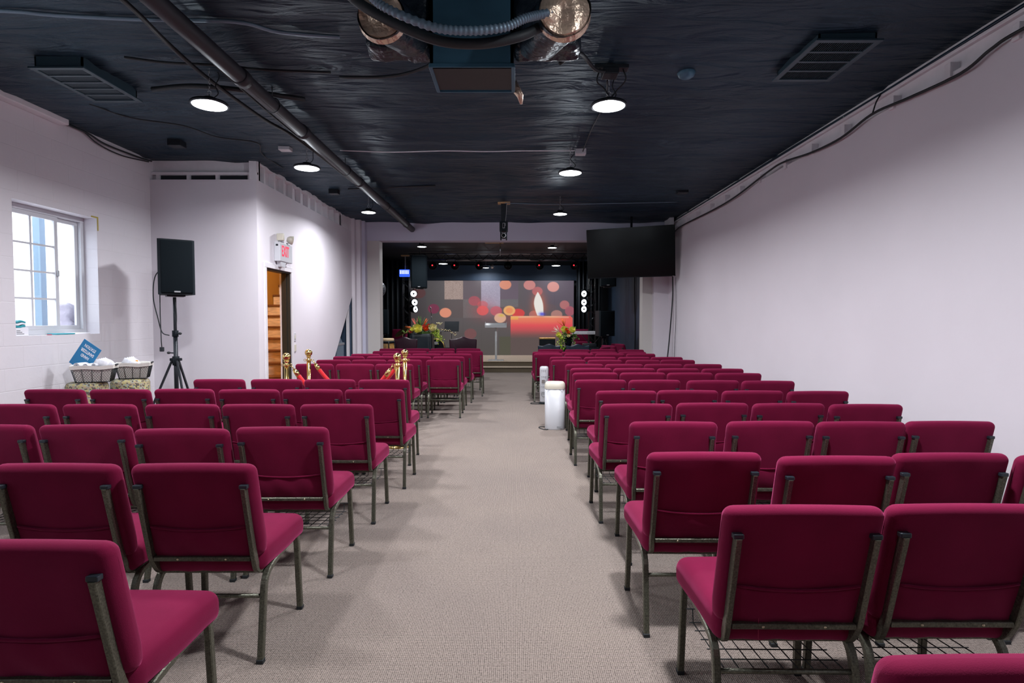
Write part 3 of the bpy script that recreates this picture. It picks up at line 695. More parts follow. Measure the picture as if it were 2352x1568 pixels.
P=[p for q in zip(P,[(a+b)/2 for a,b in zip(P,P[1:])]) for p in q]; mb.tube(P,.019,10,scales=[1+.22*(i%4<2) for i in range(len(P))]); tag(mb.build('flexible_conduit',M['flex']),'ribbed grey flexible conduit sagging in front of the square duct','conduit')
mb=MB(); mb.tube(smoothpath([(-.98,3.0,3.44),(-.90,3.0,3.20),(-.78,3.0,3.06),(-.45,3.0,2.90),(-.20,3.0,2.865),(.02,3.0,2.90),(.15,3.05,2.98)],8),.026,10); tag(mb.build('hose_and_shadow',M['rubber']),'thick black tube for hose and conduit shadow, sagging behind the ribbed conduit at top centre','hose')  # one dark tube draws a hose together with the shadow under the conduit
# main pipe
t=thing('ceiling_pipe','long black pipe running under the ceiling left of centre towards the stage','pipe',(-2.05,5,3.25))
mb=MB(); mb.tube([(-2.05,-3.4,3.26),(-2.05,11.55,3.26)],.058,20); mb.build('pipe_run',M['pipe'],t,world=True)
for y in (4.35,5.6,7.6): 
    mb=MB(); mb.lathe([(.058,-.05),(.066,-.05),(.068,0),(.066,.05),(.058,.05)],(-2.05,y,3.26),'y',20); mb.build('coupling',M['pipe'],t,world=True)
for y in (2.6,4.9,7.0,9.2,10.9):
    mb=MB(); mb.tube([(-2.05+.064*math.cos(a),y,3.26+.064*math.sin(a)) for a in [i*PI/10 for i in range(21)]],.004,6); mb.tube([(-2.05,y,3.32),(-2.05,y,3.46)],.004,6); mb.build('hanger',M['blackm'],t,world=True)
def cable(name,pts,r,m,label,n=6,cat='cable'):
    mb=MB(); mb.tube(smoothpath(pts,n),r,6); return tag(mb.build(name,M[m]),label,cat)
cable('ceiling_conduit',[(-2.30,2.2,3.33),(-2.31,3.38,3.33),(-2.37,3.97,3.33),(-2.40,4.54,3.33),(-2.35,5.37,3.32),(-2.26,6.09,3.33),(-2.22,8,3.34),(-2.13,11.4,3.35)],.016,'rubber','thick black cable snaking left of the long ceiling pipe',8)
cable('ceiling_conduit',[(-2.14,3.2,3.30),(-2.2,4.9,3.30),(-2.19,6.3,3.30),(-2.13,9.2,3.31),(-2.05,11.4,3.33)],.009,'rubber','thin black wire running close along the left side of the long ceiling pipe')
cable('ceiling_conduit',[(-3.9,3.66,3.39),(-3.238,3.652,3.385),(-2.922,3.705,3.385),(-2.4,3.76,3.385),(-1.821,3.789,3.385),(-1.595,3.932,3.39),(-1.209,4.024,3.40)],.013,'flex','grey blue conduit crossing the ceiling at the upper left corner',6,'conduit')
cable('ceiling_cable',[(-2.897,4.303,3.39),(-2.632,4.369,3.38),(-2.317,4.407,3.38),(-1.908,4.524,3.39),(-1.452,4.589,3.40)],.010,'rubber','black cable crossing the ceiling just behind the left vent')
cable('ceiling_cable',[(-3.859,5.239,3.40),(-3.703,5.566,3.39),(-3.321,5.779,3.385),(-3.157,6.137,3.385),(-2.835,6.349,3.39),(-2.98,6.819,3.395),(-3.0,7.6,3.41)],.007,'rubber','thin black cable wandering over the ceiling toward the stair enclosure')
cable('ceiling_cable',[(-2.0,6.62,3.385),(-1.416,6.683,3.385),(-0.8,6.62,3.38),(-0.326,6.665,3.385),(0.101,6.64,3.385),(0.70,6.638,3.385)],.006,'paper','thin whitish cable strung across the ceiling to the right junction box')
cable('ceiling_cable',[(-3.046,4.865,3.38),(-2.654,4.75,3.36),(-2.297,4.8,3.35),(-1.842,5.087,3.38)],.02,'rubber','black hose behind the nearest left ceiling lamp')
cable('ceiling_cable',[(-2.474,8.581,3.39),(-1.805,8.499,3.40),(-1.153,8.445,3.405)],.012,'rubber','short black conduit crossing near the far end of the long pipe')
cable('ceiling_cable',[(-0.147,9.642,3.395),(.7,9.68,3.385),(1.609,9.648,3.39),(2.759,9.579,3.40)],.006,'flex','thin cable crossing from the camera mount to the right wall')
cable('ceiling_cable',[(-1.4,4.647,3.385),(-0.968,4.59,3.37),(-0.659,4.45,3.39),(-.5,4.2,3.40)],.012,'rubber','curved black cable leading to the left rear of the square duct')
cable('wall_cable',[(3.075,1.5,3.19),(3.075,2.6,3.15),(3.075, 3.508, 3.194), (3.075, 3.749, 3.18), (3.075, 3.994, 3.132), (3.075, 4.5, 3.164), (3.075, 4.964, 3.202), (3.075, 5.431, 3.146), (3.075, 5.973, 3.166), (3.075, 6.566, 3.234), (3.075, 6.989, 3.225), (3.075, 7.961, 3.145), (3.075, 8.856, 3.131), (3.075, 10.688, 3.151),(3.07,11.2,3.0)],.011,'rubber','black cable bundle swagged along the top of the right wall')
cable('wall_cable',[(3.15,1,3.385),(3.152,3.4,3.38),(3.15,5.,3.37),(3.152,7,3.385),(3.15,9,3.37),(3.15,11.3,3.38)],.014,'navy','straight dark blue cable tucked in the corner of ceiling and right wall')
cable('wall_cable',[(3.14,4.95,3.37),(3.10,4.95,3.30),(3.078,4.962,3.21)],.006,'rubber','short black drop joining the two right wall cables')
cable('wall_cable',[(-4.46,3,3.41),(-4.45,4.997,3.40),(-4.45,5.61,3.385),(-4.45,6.0,3.385),(-4.45,6.258,3.35),(-4.45,6.75,3.362),(-4.45,7.056,3.385)],.010,'rubber','black cable sagging along the top of the left block wall')
cable('wall_cable',[(-4.46,5.2,3.40),(-4.46,5.896,3.395),(-4.47,6.168,3.33),(-4.47,6.54,3.31),(-4.47,7.03,3.37)],.007,'rubber','lower thin black cable loop at the top of the left block wall')
tag(MB().box(-4.5,-4.40,2.5,5.7,3.36,3.42,0,.01).build('wall_strip',M['trimw']),'pale strip under the ceiling at the upper left photo edge','trim strip')
# boxes on the ceiling
def jbox(x,y,z,w,h,m,label,cat='junction box',name='junction_box'):
    mb=MB(); mb.box(x-w,x+w,y-w*.8,y+w*.8,z,CZ+.1,0,.006); tag(mb.build(name,M[m]),label,cat)
jbox(.78,6.72,3.36,.06,.05,'white','white electrical junction box on the ceiling above the middle right lamp')
jbox(-2.62,6.60,3.375,.065,.05,'white','white electrical junction box on the ceiling left of the long pipe')
jbox(-3.75,6.4,3.36,.075,.05,'blackm','small black box on the ceiling above the left speaker')
jbox(-2.71,8.66,3.33,.07,.06,'blackm','black box on ceiling beyond the middle left lamp')
jbox(2.58,8.8,3.37,.08,.05,'blackm','flat black box on the ceiling near the far right')
mb=MB(); mb.lathe([(0,-.035),(.04,-.033),(.06,-.02),(.07,0),(.07,.06),(0,.06)],(1.37,4.6,3.39),'z',24); tag(mb.build('smoke_detector',M['duct']),'small round dark detector on the ceiling right of the nearest right lamp','smoke detector')
t=thing('lamp_bracket','black bracket bundle with cables above the nearest right ceiling lamp','bracket',(.75,4.45,3.3))
mb=MB(); mb.box(.62,.88,4.42,4.50,3.36,3.39,0,.004); mb.box(.72,.76,4.44,4.48,3.38,3.5); mb.box(.68,.80,4.40,4.52,3.31,3.36,0,.006); mb.build('bracket_plate',M['blackm'],t,world=True)
mb=MB(); mb.tube(smoothpath([(.30,3.75,3.1),(.45,4.0,3.28),(.60,4.3,3.30),(.70,4.42,3.33)],6),.014,8); mb.tube(smoothpath([(.66,4.45,3.36),(.64,4.45,3.27),(.70,4.5,3.24),(.74,4.53,3.2)],6),.006,6); mb.tube(smoothpath([(.84,4.45,3.36),(.86,4.45,3.28),(.80,4.5,3.22),(.77,4.54,3.19)],6),.006,6); mb.build('cable_bundle',M['rubber'],t,world=True)
cable('lamp_cable',[(.76,4.7,3.38),(.82,5.2,3.39),(.79,5.9,3.37),(.80,6.66,3.385)],.007,'rubber','black cable from the nearest right lamp back to the white junction box')
# camera on its ceiling mount
t=thing('ceiling_camera','black camera unit hanging from the ceiling on a flat bar, centre before the stage','camera',(-.17,9.7,3.4))
mb=MB(); mb.box(-.27,-.06,9.66,9.80,3.40,3.46,0,.003); mb.build('mounting_block',M['ply'],t,world=True)
mb=MB(); mb.box(-.215,-.125,9.71,9.74,3.06,3.42,0,.006); mb.box(-.22,-.12,9.69,9.76,3.39,3.402,0,.002); mb.build('drop_bar',M['blackm'],t,world=True)
mb=MB(); mb.box(-.24,-.10,9.66,9.80,2.93,3.10,0,.012); mb.box(-.228,-.205,9.64,9.76,2.79,2.95,0,.005); mb.box(-.135,-.112,9.64,9.76,2.79,2.95,0,.005); mb.box(-.19,-.15,9.652,9.66,2.98,3.07,1,.003); mb.box(-.182,-.158,9.648,9.653,2.99,3.06,0,.002); mb.build('yoke',[M['black'],M['greyplastic']],t,world=True)
mb=MB(); mb.ball((-.17,9.70,2.86),.055,20); mb.build('camera_head',M['black'],t,world=True)
mb=MB(); mb.lathe([(0,-.02),(.02,-.02),(.036,-.012),(.04,0),(.04,.03),(0,.03)],(-.17,9.645,2.845),'y',20); mb.lathe([(.030,-.026),(.040,-.024),(.040,-.012),(.032,-.012)],(-.17,9.645,2.855),'y',20,1); mb.build('lens',[M['blackgloss'],M['greyplastic']],t,world=True)
mb=MB(); mb.tube(smoothpath([(-.12,9.70,3.40),(-.125,9.69,3.25),(-.14,9.67,3.1),(-.14,9.65,3.02)],5),.004,6); mb.build('camera_cable',M['greyplastic'],t,world=True)
# television
t=thing('television','large black flat television hanging at right before the stage, angled inwards','television',(2.215,10.935,2.72),math.atan2(10.6-11.27,2.99-1.44))
A=R(-7)
def tv(x,y,z): 
    return (x, y*math.cos(A)-z*math.sin(A)*-1*-1, y*math.sin(A)+z*math.cos(A))
TM=Matrix.Rotation(R(8),4,'X')
def tm(mb): mb.v=[tuple(TM@Vector(p)) for p in mb.v]; return mb
tm(MB().box(-.84,.84,.0,.045,-.475,.475,0,.008)).build('tv_body',M['black'],t)
tm(MB().box(-.835,.835,-.003,.0,-.46,.47)).build('tv_screen',M['blackgloss'],t)
tm(MB().box(.79,.83,-.005,-.003,-.472,-.464)).build('tv_badge',M['steel'],t)
tm(MB().box(-.3,.3,.045,.07,-.2,.2,0,.004)).build('wall_plate',M['blackm'],t)
mb=MB(); mb.tube([(0,.14,-.1),(0,.14,.72)],.022,10); mb.box(-.06,.06,.05,.15,-.1,0,0,.004); mb.build('ceiling_pole',M['blackm'],t)
cable('tv_cable',[(3.07,11.05,2.3),(3.09,11.1,1.9),(3.06,11.1,1.4),(3.02,11.1,.9),(2.96,11.1,.3),(2.95,11.1,.02)],.012,'rubber','black cable bundle hanging down the wall below the television',8)
cable('tv_cable',[(3.09,10.9,2.25),(3.10,10.9,1.5),(3.09,10.95,.7),(3.09,10.95,.02)],.005,'rubber','thin single wire hanging beside the cable bundle under the television')
# exit sign
t=thing('exit_sign','white lit sign box with red EXIT letters above the stairwell door','exit sign',(-3.18,7.8,2.2))
mb=MB(); mb.box(-3.18,-3.10,7.58,8.00,2.22,2.47,0,.008); mb.build('sign_housing',M['white'],t,world=True)
text_obj('EXIT',.20,'exit_letters',M['redtext'],t,frame_mtx((.0815,-.045,.155),(0,1,0),(0,0,1))@Matrix.Diagonal((.60,1.,1,1)),.001,.004)
mb=MB(); mb.box(-3.155,-3.125,7.577,7.581,2.42,2.445,0,.002); mb.build('test_button',M['blackm'],t,world=True)
for k,(y,az) in enumerate([(7.66,-70),(7.92,35)]):
    mb=MB(); mb.tube([(-3.14,y,2.47),(-3.14,y,2.50)],.014,8); mb.build('lamp_neck',M['greyplastic'],t,world=True)
    mt=Matrix.Rotation(R(az),4,'Z')@Matrix.Rotation(R(62 if k==0 else 100),4,'Y')
    mb=MB()
    if k==0: mb.rbox(-3.12,y-.01,2.545,.048,.022,.048,.012,3)
    else: mb.lathe([(0,-.03),(.03,-.028),(.05,0),(.062,.045),(.058,.047),(0,.03)],(-3.11,y,2.545),'z',20,mtx=mt)
    mb.build('emergency_lamp_head',M['cream'],t,world=True)
mb=MB(); mb.prism([(7.62,2.22),(7.80,2.22),(7.77,2.15),(7.65,2.15)],'x',-3.165,-3.11); mb.build('battery_boss',M['white'],t,world=True)
t=thing('light_switch','white light switch plate on the wall right of the stairwell door','light switch',(-3.17,8.24,1.09))
MB().box(-3.18,-3.172,8.20,8.28,1.13,1.25,0,.003).build('switch_plate',M['white'],t,world=True); MB().box(-3.173,-3.165,8.225,8.255,1.16,1.22,0,.002).build('rocker',M['cream'],t,world=True)
tag(MB().box(-3.18,-3.168,8.20,8.28,.98,1.08,0,.003).build('outlet_plate',M['cream']),'small outlet plate directly below the light switch','outlet')
# ------------------------------------------------------------------ loudspeakers
def speaker(label,x,y,z,w,d,h,rz,badge=True,group=None):
    t=thing('loudspeaker',label,'loudspeaker',(x,y,z),rz,group)
    mb=MB(); pr=[(-w/2,-d*.42),(-w/2+.03,-d/2),(w/2-.03,-d/2),(w/2,-d*.42),(w*.36,d/2),(-w*.36,d/2)]
    mb.prism(pr,'z',0,h); mb.build('cabinet',M['black'],t)
    mb=MB(); mb.rbox(0,-d/2-.004,h/2,w/2-.022,.014,h/2-.015,.012,3); mb.build('front_grille',M['grille'],t)
    if badge:
        mb=MB(); mb.box(-.03,.03,-d/2-.022,-d/2-.018,.022,.038,0,.001)
        mb.build('badge',M['greyplastic'],t)
    mb=MB(); mb.box(-.09,.09,-.09,.09,-.02,0,0,.005); mb.build('base_plate',M['blackm'],t)
    return t
def tripod(label,x,y,h,zt,spread,group=None,rot=0):
    t=thing('speaker_stand',label,'speaker stand',(x,y,0),0,group)
    mb=MB(); mb.tube([(0,0,.28),(0,0,zt)],.0225,14); mb.build('pole_lower',M['blackm'],t)
    mb=MB(); mb.tube([(0,0,zt-.12),(0,0,h)],.017,12); mb.build('pole_upper',M['blackm'],t)
    mb=MB(); mb.cyl((0,0,zt-.03),.032,.07); mb.cyl((.0,0,.93),.036,.10); mb.box(-.055,.055,-.03,.03,.98,1.01,0,.004); mb.build('collar',M['black'],t)
    for z,s in ((zt,1),(.955+.11,-1)):
        mb=MB(); mb.tube([(0,0,z),(s*.06,-.02,z+.006)],.007,8); mb.ball((s*.066,-.022,z+.006),.019,10,sc=(1,1,.8)); mb.build('knob',M['rubber'],t)
    for k in range(3):
        a=rot+k*2*PI/3; c,s_=math.cos(a),math.sin(a)
        mb=MB(); mb.bar([(c*.04,s_*.04,.98),(c*spread,s_*spread,.02)],.024,.018); mb.tube([(c*.02,s_*.02,.32),(c*spread*.55,s_*spread*.55,.46)],.008,6); mb.build('leg',M['blackm'],t)
        mb=MB(); mb.ball((c*spread,s_*spread,.022),.022,10); mb.build('rubber_foot',M['rubber'],t)
    return t
speaker('black loudspeaker raised on a tripod stand beside the white stair enclosure wall',-3.78,6.36,1.715,.355,.34,.60,R(37))
tripod('black tripod stand carrying the loudspeaker near the left windowed wall',-3.79,6.36,1.69,1.28,.42,rot=R(200))
cable('speaker_cable',[(-3.84,6.42,2.02),(-3.96,6.32,1.95),(-3.99,6.3,1.7),(-3.93,6.28,1.45),(-3.88,6.27,1.30),(-3.82,6.30,1.265)],.006,'rubber','black cable looping from the speaker side to the stand collar on the left',8)
cable('speaker_cable',[(-3.77,6.33,1.68),(-3.74,6.30,1.55),(-3.74,6.3,1.42),(-3.77,6.31,1.31)],.006,'rubber','short black cable curving down the right side of the left stand pole',8)
mb=MB(); mb.tube([(-3.885,6.25,1.72),(-3.88,6.24,1.5),(-3.875,6.24,1.2),(-3.87,6.24,1.13)],.005,6); mb.box(-3.89,-3.85,6.225,6.255,1.09,1.14,0,.006); tag(mb.build('power_lead',M['rubber']),'black power lead with plug dangling from the left loudspeaker','cable')
# stage area speakers
speaker('black loudspeaker hanging at left inside the stage opening',-2.34,14.2,2.22,.40,.36,.80,R(4),group='hanging stage speakers')
speaker('black loudspeaker hanging behind the television at right',2.33,14.2,2.26,.40,.36,.80,R(-4),group='hanging stage speakers')
for x,l in ((-2.34,'left'),(2.33,'right')):
    mb=MB(); mb.tube([(x,14.25,3.0 if x<0 else 3.05),(x,14.25,3.42)],.014,8); mb.box(x-.12,x+.12,14.2,14.3,3.02,3.05,0,.004); tag(mb.build('speaker_hanger',M['blackm']),'black hanging bracket above the %s hanging stage speaker'%l,'bracket')
speaker('black floor-standing loudspeaker at far left of the stage opening, half hidden by jamb',-3.25,14.0,1.09,.40,.36,.60,R(3))
tripod('tripod stand under the half hidden far left stage speaker',-3.25,14.05,1.06,.9,.3)
speaker('black loudspeaker on a stand right of the white keyboard',2.22,14.0,1.04,.42,.38,.62,R(16))
tripod('tripod stand under the loudspeaker right of the keyboard',2.22,14.05,1.02,.85,.22)
# ------------------------------------------------------------------ foam rolls, baskets
for k,(x,y,h,l) in enumerate([(-4.17,5.53,.835,'upright roll of speckled carpet padding under the nearer wire basket'),(-3.99,5.89,.83,'upright roll of speckled carpet padding under the farther wire basket')]):
    t=thing('padding_roll',l,'carpet padding roll',(x,y,0))
    mb=MB(); mb.lathe([(0,0),(.15,0),(.172,.02),(.172,h-.04),(.16,h-.012),(.13,h),(.05,h-.004),(0,h-.01)],(0,0,0),'z',32); mb.v=[(p[0]*(1+.03*math.sin(9*p[2]+k)),p[1],p[2]) for p in mb.v]; mb.build('foam_roll',M['speckle'],t)
def basket(x,y,z,w,d,h,rz,label,front):
    t=thing('wire_basket',label,'basket',(x,y,z),rz)
    e=.80
    def P(u,v,s): f=e+(1-e)*s; return (u*w/2*f,v*d/2*f,.004+h*s)
    mb=MB()
    for s in (0,1,.5) if False else (0,1):
        mb.tube([P(-1,-1,s),P(1,-1,s),P(1,1,s),P(-1,1,s)],.0035,6,closed=True)
    for u in (-1,-.5,0,.5,1) :
        for v in (-1,1): mb.tube([P(u,v,0),P(u,v,1)],.0022,6)
    for v in (-.33,.33):
        for u in (-1,1): mb.tube([P(u,v,0),P(u,v,1)],.003,6)
    mb.build('wire_frame',M['wire'],t)
    mb=MB(); N=14
    for side in range(4):
        for k in range(-6,N):
            for sgn in (1,-1):
                a0=-1+2*k/N; a1=a0+.75
                s0,s1=0.,1.
                lo,hi=a0,a1
                # clip
                if lo<-1: s0=(-1-lo)/(hi-lo); lo=-1
                if hi>1: s1=(1-a0)/(a1-a0); hi=1
                if s0>=s1 or lo>=1: continue
                A_,B_=(lo,s0),(hi,s1)
                if sgn<0: A_,B_=(-lo,s0),(-hi,s1)
                q=[]
                for (u,s) in (A_,B_): q.append({0:P(u,-1,s),1:P(u,1,s),2:P(-1,u,s),3:P(1,u,s)}[side])
                mb.tube(q,.0011,4)
    mb.build('wire_mesh',M['wire'],t)
    mb=MB(); V=[];F=[]; ring=[(-1,-1),(-.33,-1),(.33,-1),(1,-1),(1,0),(1,1),(.33,1),(-.33,1),(-1,1),(-1,0)]
    lv=[(0,.93,0),(.5,.93,.5),(1,.95,1.02),(1,1.03,1.04),(1,1.05,.80)]
    for (s,f,hh) in lv:
        for i,(u,v) in enumerate(ring):
            g=e+(1-e)*min(1,hh); V.append((u*w/2*g*f,v*d/2*g*f,.008+h*hh+(.006*math.sin(i*2.3) if hh>.7 else 0)))
    n=len(ring)
    for a in range(len(lv)-1):
        for i in range(n): F.append((a*n+i,a*n+(i+1)%n,(a+1)*n+(i+1)%n,(a+1)*n+i))
    F.append(tuple(range(n))); mb.add(V,F); mb.build('cloth_liner',M['cloth'],t)
    mb=MB(); mb.tube([(front*w/2+.008*front,-.045,h+.012),(front*w/2+.008*front,.045,h+.012)],.009,8); mb.build('handle_grip',M['rubber'],t)
    return t
basket(-4.09,5.53,.836,.34,.24,.15,R(24),'nearer wire basket with folded cream liner holding papers and the blue sign',1)
basket(-3.95,5.90,.832,.30,.23,.15,R(24),'farther wire basket with cream liner and dark handle beside the wall',1)
# sign card
t=thing('sanitizer_sign','blue HAND SANITIZER STATION sign stuck upside down in the nearer basket','sign',(-4.22,5.58,1.09))
rd=Vector((-.82,0,.57)).normalized(); up=Vector((-.57,0,-.82)).normalized()
c0=Vector((-4.14,5.58,1.195)); cen=c0+up*.14
def cd(a,b,q=0): p=cen+rd*a+up*b; return (p[0],p[1]+q,p[2])
mb=MB(); mb.add([cd(-.1,-.14,0),cd(.1,-.14,0),cd(.1,.14,0),cd(-.1,.14,0),cd(-.1,-.14,.004),cd(.1,-.14,.004),cd(.1,.14,.004),cd(-.1,.14,.004)],[(0,1,2,3),(7,6,5,4),(0,4,5,1),(1,5,6,2),(2,6,7,3),(3,7,4,0)]); mb.build('sign_card',M['signblue'],t,world=True)
for s,b in (('HAND',.005),('SANITIZER',-.045),('STATION',-.095)):
    p=cen+rd*0+up*b-Vector((-4.22,5.58,1.09))+Vector((0,-.0012,0))
    text_obj(s,.042,'sign_lettering',M['paper'],t,frame_mtx(p,rd,up)@Matrix.Diagonal((.72,1,1,1)),.0004,.0012)
# papers in basket
for k,(x,y,z,r,l) in enumerate([(-4.19,5.48,.995,.034,'curled white paper roll at the left end of the nearer basket'),(-4.12,5.50,.99,.030,'curled white paper roll second from left in the nearer basket'),(-4.06,5.53,.995,.026,'narrow curled white paper roll in the middle of the nearer basket')]):
    mb=MB(); pr=[]
    P=[(x+ (r*(1-.02*i))*math.cos(i*.35),(r*(1-.02*i))*math.sin(i*.35)) for i in range(26)]
    V=[]; 
    for (px,pz) in P: V.append((px,y-.06,z+pz)); V.append((px,y+.07,z+pz))
    F=[(2*i,2*i+1,2*i+3,2*i+2) for i in range(len(P)-1)]
    mb.add(V,F,0,True); o=tag(mb.build('paper_roll',M['paper'],recalc=False),l,'paper roll','curled papers in the nearer basket')
    md=o.modifiers.new('thick','SOLIDIFY'); md.thickness=.002
for k,(x,y,z,a,l) in enumerate([(-4.00,5.54,1.0,12,'stack of crumpled white papers at the right of the nearer basket'),(-3.97,5.88,.985,25,'white papers sticking out of the farther basket')]):
    mb=MB()
    for i in range(5):
        q=Matrix.Rotation(R(a+i*7),4,'Y'); n=8; V=[]
        for u in range(n+1):
            for v in range(3):
                p=q@Vector(((u/n-.5)*.13,0,(v/2-.5)*.10)); V.append((x+p[0],y+(i-2)*.022+.010*math.sin(u*.9+i),z+p[2]*.75+.012))
        mb.add(V,[(u*3+v,u*3+v+1,(u+1)*3+v+1,(u+1)*3+v) for u in range(n) for v in range(2)],0,True)
    o=tag(mb.build('paper_stack',M['paper'],recalc=False),l,'papers'); md=o.modifiers.new('thick','SOLIDIFY'); md.thickness=.0015
tag(MB().rbox(-3.92,5.89,.99,.011,.011,.03,.006,2).build('orange_marker',mat('orange_plastic',(.9,.28,.01),.4)),'small orange cap standing in the farther basket','marker')
# ------------------------------------------------------------------ stanchions and ropes
SP=[(-2.58,6.44,'brass stanchion in front of the stairwell door, nearest the left wall'),(-2.62,7.25,'brass stanchion at the rear, left of the rope pair'),(-1.32,6.44,'front brass stanchion beside the aisle end, right rope pair'),(-1.39,7.25,'rear brass stanchion beside the aisle end, right rope pair')]
def stanchion(x,y,l):
    t=thing('stanchion',l,'stanchion',(x,y,0),0,'brass rope stanchions')
    mb=MB(); mb.lathe([(0,0),(.155,0),(.158,.008),(.15,.016),(.08,.03),(.03,.045),(.026,.06),(0,.06)],(0,0,0),'z',32); mb.build('base',M['brass'],t)
    mb=MB(); mb.tube([(0,0,.05),(0,0,.93)],.025,20); mb.build('post',M['brass'],t)
    mb=MB(); mb.lathe([(.025,.91),(.034,.915),(.034,.935),(.022,.94),(.018,.955),(.030,.965),(.030,.975),(.012,.98),(0,.98)],(0,0,0),'z',24); mb.build('collar',M['brass'],t)
    mb=MB(); mb.ball((0,0,1.018),.046,24); mb.build('ball_finial',M['brass'],t)
    mb=MB(); 
    for s in (-1,1): mb.tube([(s*(.034+.014*(1-math.cos(a))),0,.925+.014*math.sin(a)) for a in [i*PI/5 for i in range(11)]],.0035,6)
    mb.build('ring',M['brass'],t)
for s in SP: stanchion(*s)
for (a,b,l) in ((0,2,'front red velvet rope strung between the two nearer brass stanchions'),(1,3,'rear red velvet rope strung between the two farther brass stanchions')):
    A_=Vector((SP[a][0]+.055,SP[a][1],.92)); B_=Vector((SP[b][0]-.055,SP[b][1],.92))
    t=thing('velvet_rope',l,'rope',tuple(A_))
    N=44; P=[]
    for i in range(N+1):
        u=i/N; p=A_.lerp(B_,u); 
        p.z=.92-.42*(1-(abs(2*u-1))**2.2); P.append(p)
    i0=3
    mb=MB(); mb.tube(P[i0-1:N-i0+2],.025,12); mb.build('rope_body',M['velvet'],t,world=True)
    for Q in (P[:i0+1],list(reversed(P))[:i0+1]):
        mb=MB(); mb.tube([Q[0],Q[0].lerp(Q[1],.9)],.006,8); mb.tube([Q[1],Q[2],Q[3]],.024,14,scales=[.75,1.1,1.12]); mb.build('rope_end',M['brass'],t,world=True)
# ------------------------------------------------------------------ air purifiers
t=thing('air_purifier','white round-sided air purifier with open cream top standing in the aisle, nearer','air purifier',(.545,7.50,0),R(-6))
def stad(w,d,n=40,p=3.2): return [(w/2*abs(math.cos(a))**(2/p)*(1 if math.cos(a)>0 else -1),d/2*abs(math.sin(a))**(2/p)*(1 if math.sin(a)>0 else -1)) for a in [2*PI*i/n for i in range(n)]]
def loft(rings,m=0,cap=True,sm=True):
    mb=MB(); n=len(rings[0][0]); V=[(x,y,z) for r,z in rings for x,y in r]
    F=[(i*n+j,i*n+(j+1)%n,(i+1)*n+(j+1)%n,(i+1)*n+j) for i in range(len(rings)-1) for j in range(n)]
    if cap: F+= [tuple(range(n)),tuple((len(rings)-1)*n+j for j in range(n))]
    mb.add(V,F,m,sm); return mb
loft([(stad(.255,.22),.0),(stad(.262,.225),.01),(stad(.268,.23),.54)]).build('body',M['white'],t)
loft([(stad(.272,.235),.535),(stad(.275,.238),.56),(stad(.262,.225),.60),(stad(.225,.185),.622),(stad(.14,.10),.622),(stad(.13,.09),.585)],cap=False).build('top_rim',M['cream'],t)
loft([(stad(.16,.12),.560),(stad(.16,.12),.588)]).build('outlet_recess',M['greyplastic'],t)
mb=MB()
for k in range(9): x=-.055+.0138*k; mb.box(x,x+.004,-.05,.05,.588,.60)
mb.build('outlet_grille',M['cream'],t)
MB().box(.03,.10,-.1145,-.109,.025,.05).build('rating_label',M['greyplastic'],t)
mb=MB(); mb.tube([(-.136,-.06,.535),(-.10,-.112,.535),(0,-.118,.535),(.10,-.112,.535),(.136,-.06,.535)],.0015,5); mb.build('lid_seam',M['greyplastic'],t)
cable('purifier_cord',[(.45,7.39,.008),(.40,7.40,.006),(.34,7.5,.006),(.35,7.58,.006),(.44,7.58,.006),(.47,7.56,.008)],.006,'rubber','black power cord looped on the carpet beside the nearer air purifier')
t=thing('tower_fan','tall narrow white tower fan standing farther down the aisle','tower fan',(.52,9.72,0),R(-8))
loft([(stad(.135,.13),.035),(stad(.142,.135),.05),(stad(.150,.14),.60),(stad(.135,.125),.635),(stad(.09,.08),.645)]).build('body',M['white'],t)
loft([(stad(.17,.16),0),(stad(.175,.165),.02),(stad(.14,.13),.035)]).build('base',M['black'],t)
mb=MB()
for z in (.17,.19,.21,.30,.47,.575):
    for k in range(3): mb.box(-.045+.032*k,-.025+.032*k,-.0745,-.070,z,z+.006)
mb.build('front_slots',M['greyplastic'],t)
MB().box(-.035,.02,-.0742,-.070,.36,.42).build('control_panel',M['steel'],t)
mb=MB(); mb.lathe([(.036,-.002),(.040,-.004),(.044,-.002),(.044,.004),(.036,.004)],(0,-.0715,.17),'y',24); mb.build('dial_ring',M['greyplastic'],t)
cable('fan_cord',[(.46,9.66,.008),(.42,9.64,.006),(.30,9.68,.006),(.31,9.78,.006),(.43,9.76,.008)],.006,'rubber','black power cord on the carpet beside the farther tower fan')
# ------------------------------------------------------------------ stage screen
def lin(c): c=np.clip(np.asarray(c,float)/255.,0,1); return np.where(c<=.04045,c/12.92,((c+.055)/1.055)**2.4)
t=thing('stage_screen','large lit LED wall on the stage showing a burning red candle and blurred lights','LED screen',(-.70,18.5,.29))
SX0,SX1,SZ0,SZ1=-3.33,1.94,.29,2.70
NX,NY=360,166
gx=np.linspace(945,1317,NX+1); gy=np.linspace(645,815,NY+1)
PX,PY=np.meshgrid(gx,gy)
img=np.zeros(PX.shape+(3,))
base_t=np.array([108,100,106.]); base_b=np.array([84,78,76.]); tt=((PY-645)/170)[...,None]
img[:]=base_t*(1-tt)+base_b*tt
dl=np.clip((1040-PX)/110,0,1)[...,None]; img*=1-.38*dl
rc=np.clip((PX-1190)/60,0,1)*np.clip((730-PY)/40,0,1); img+=rc[...,None]*np.array([-4,-8,2])
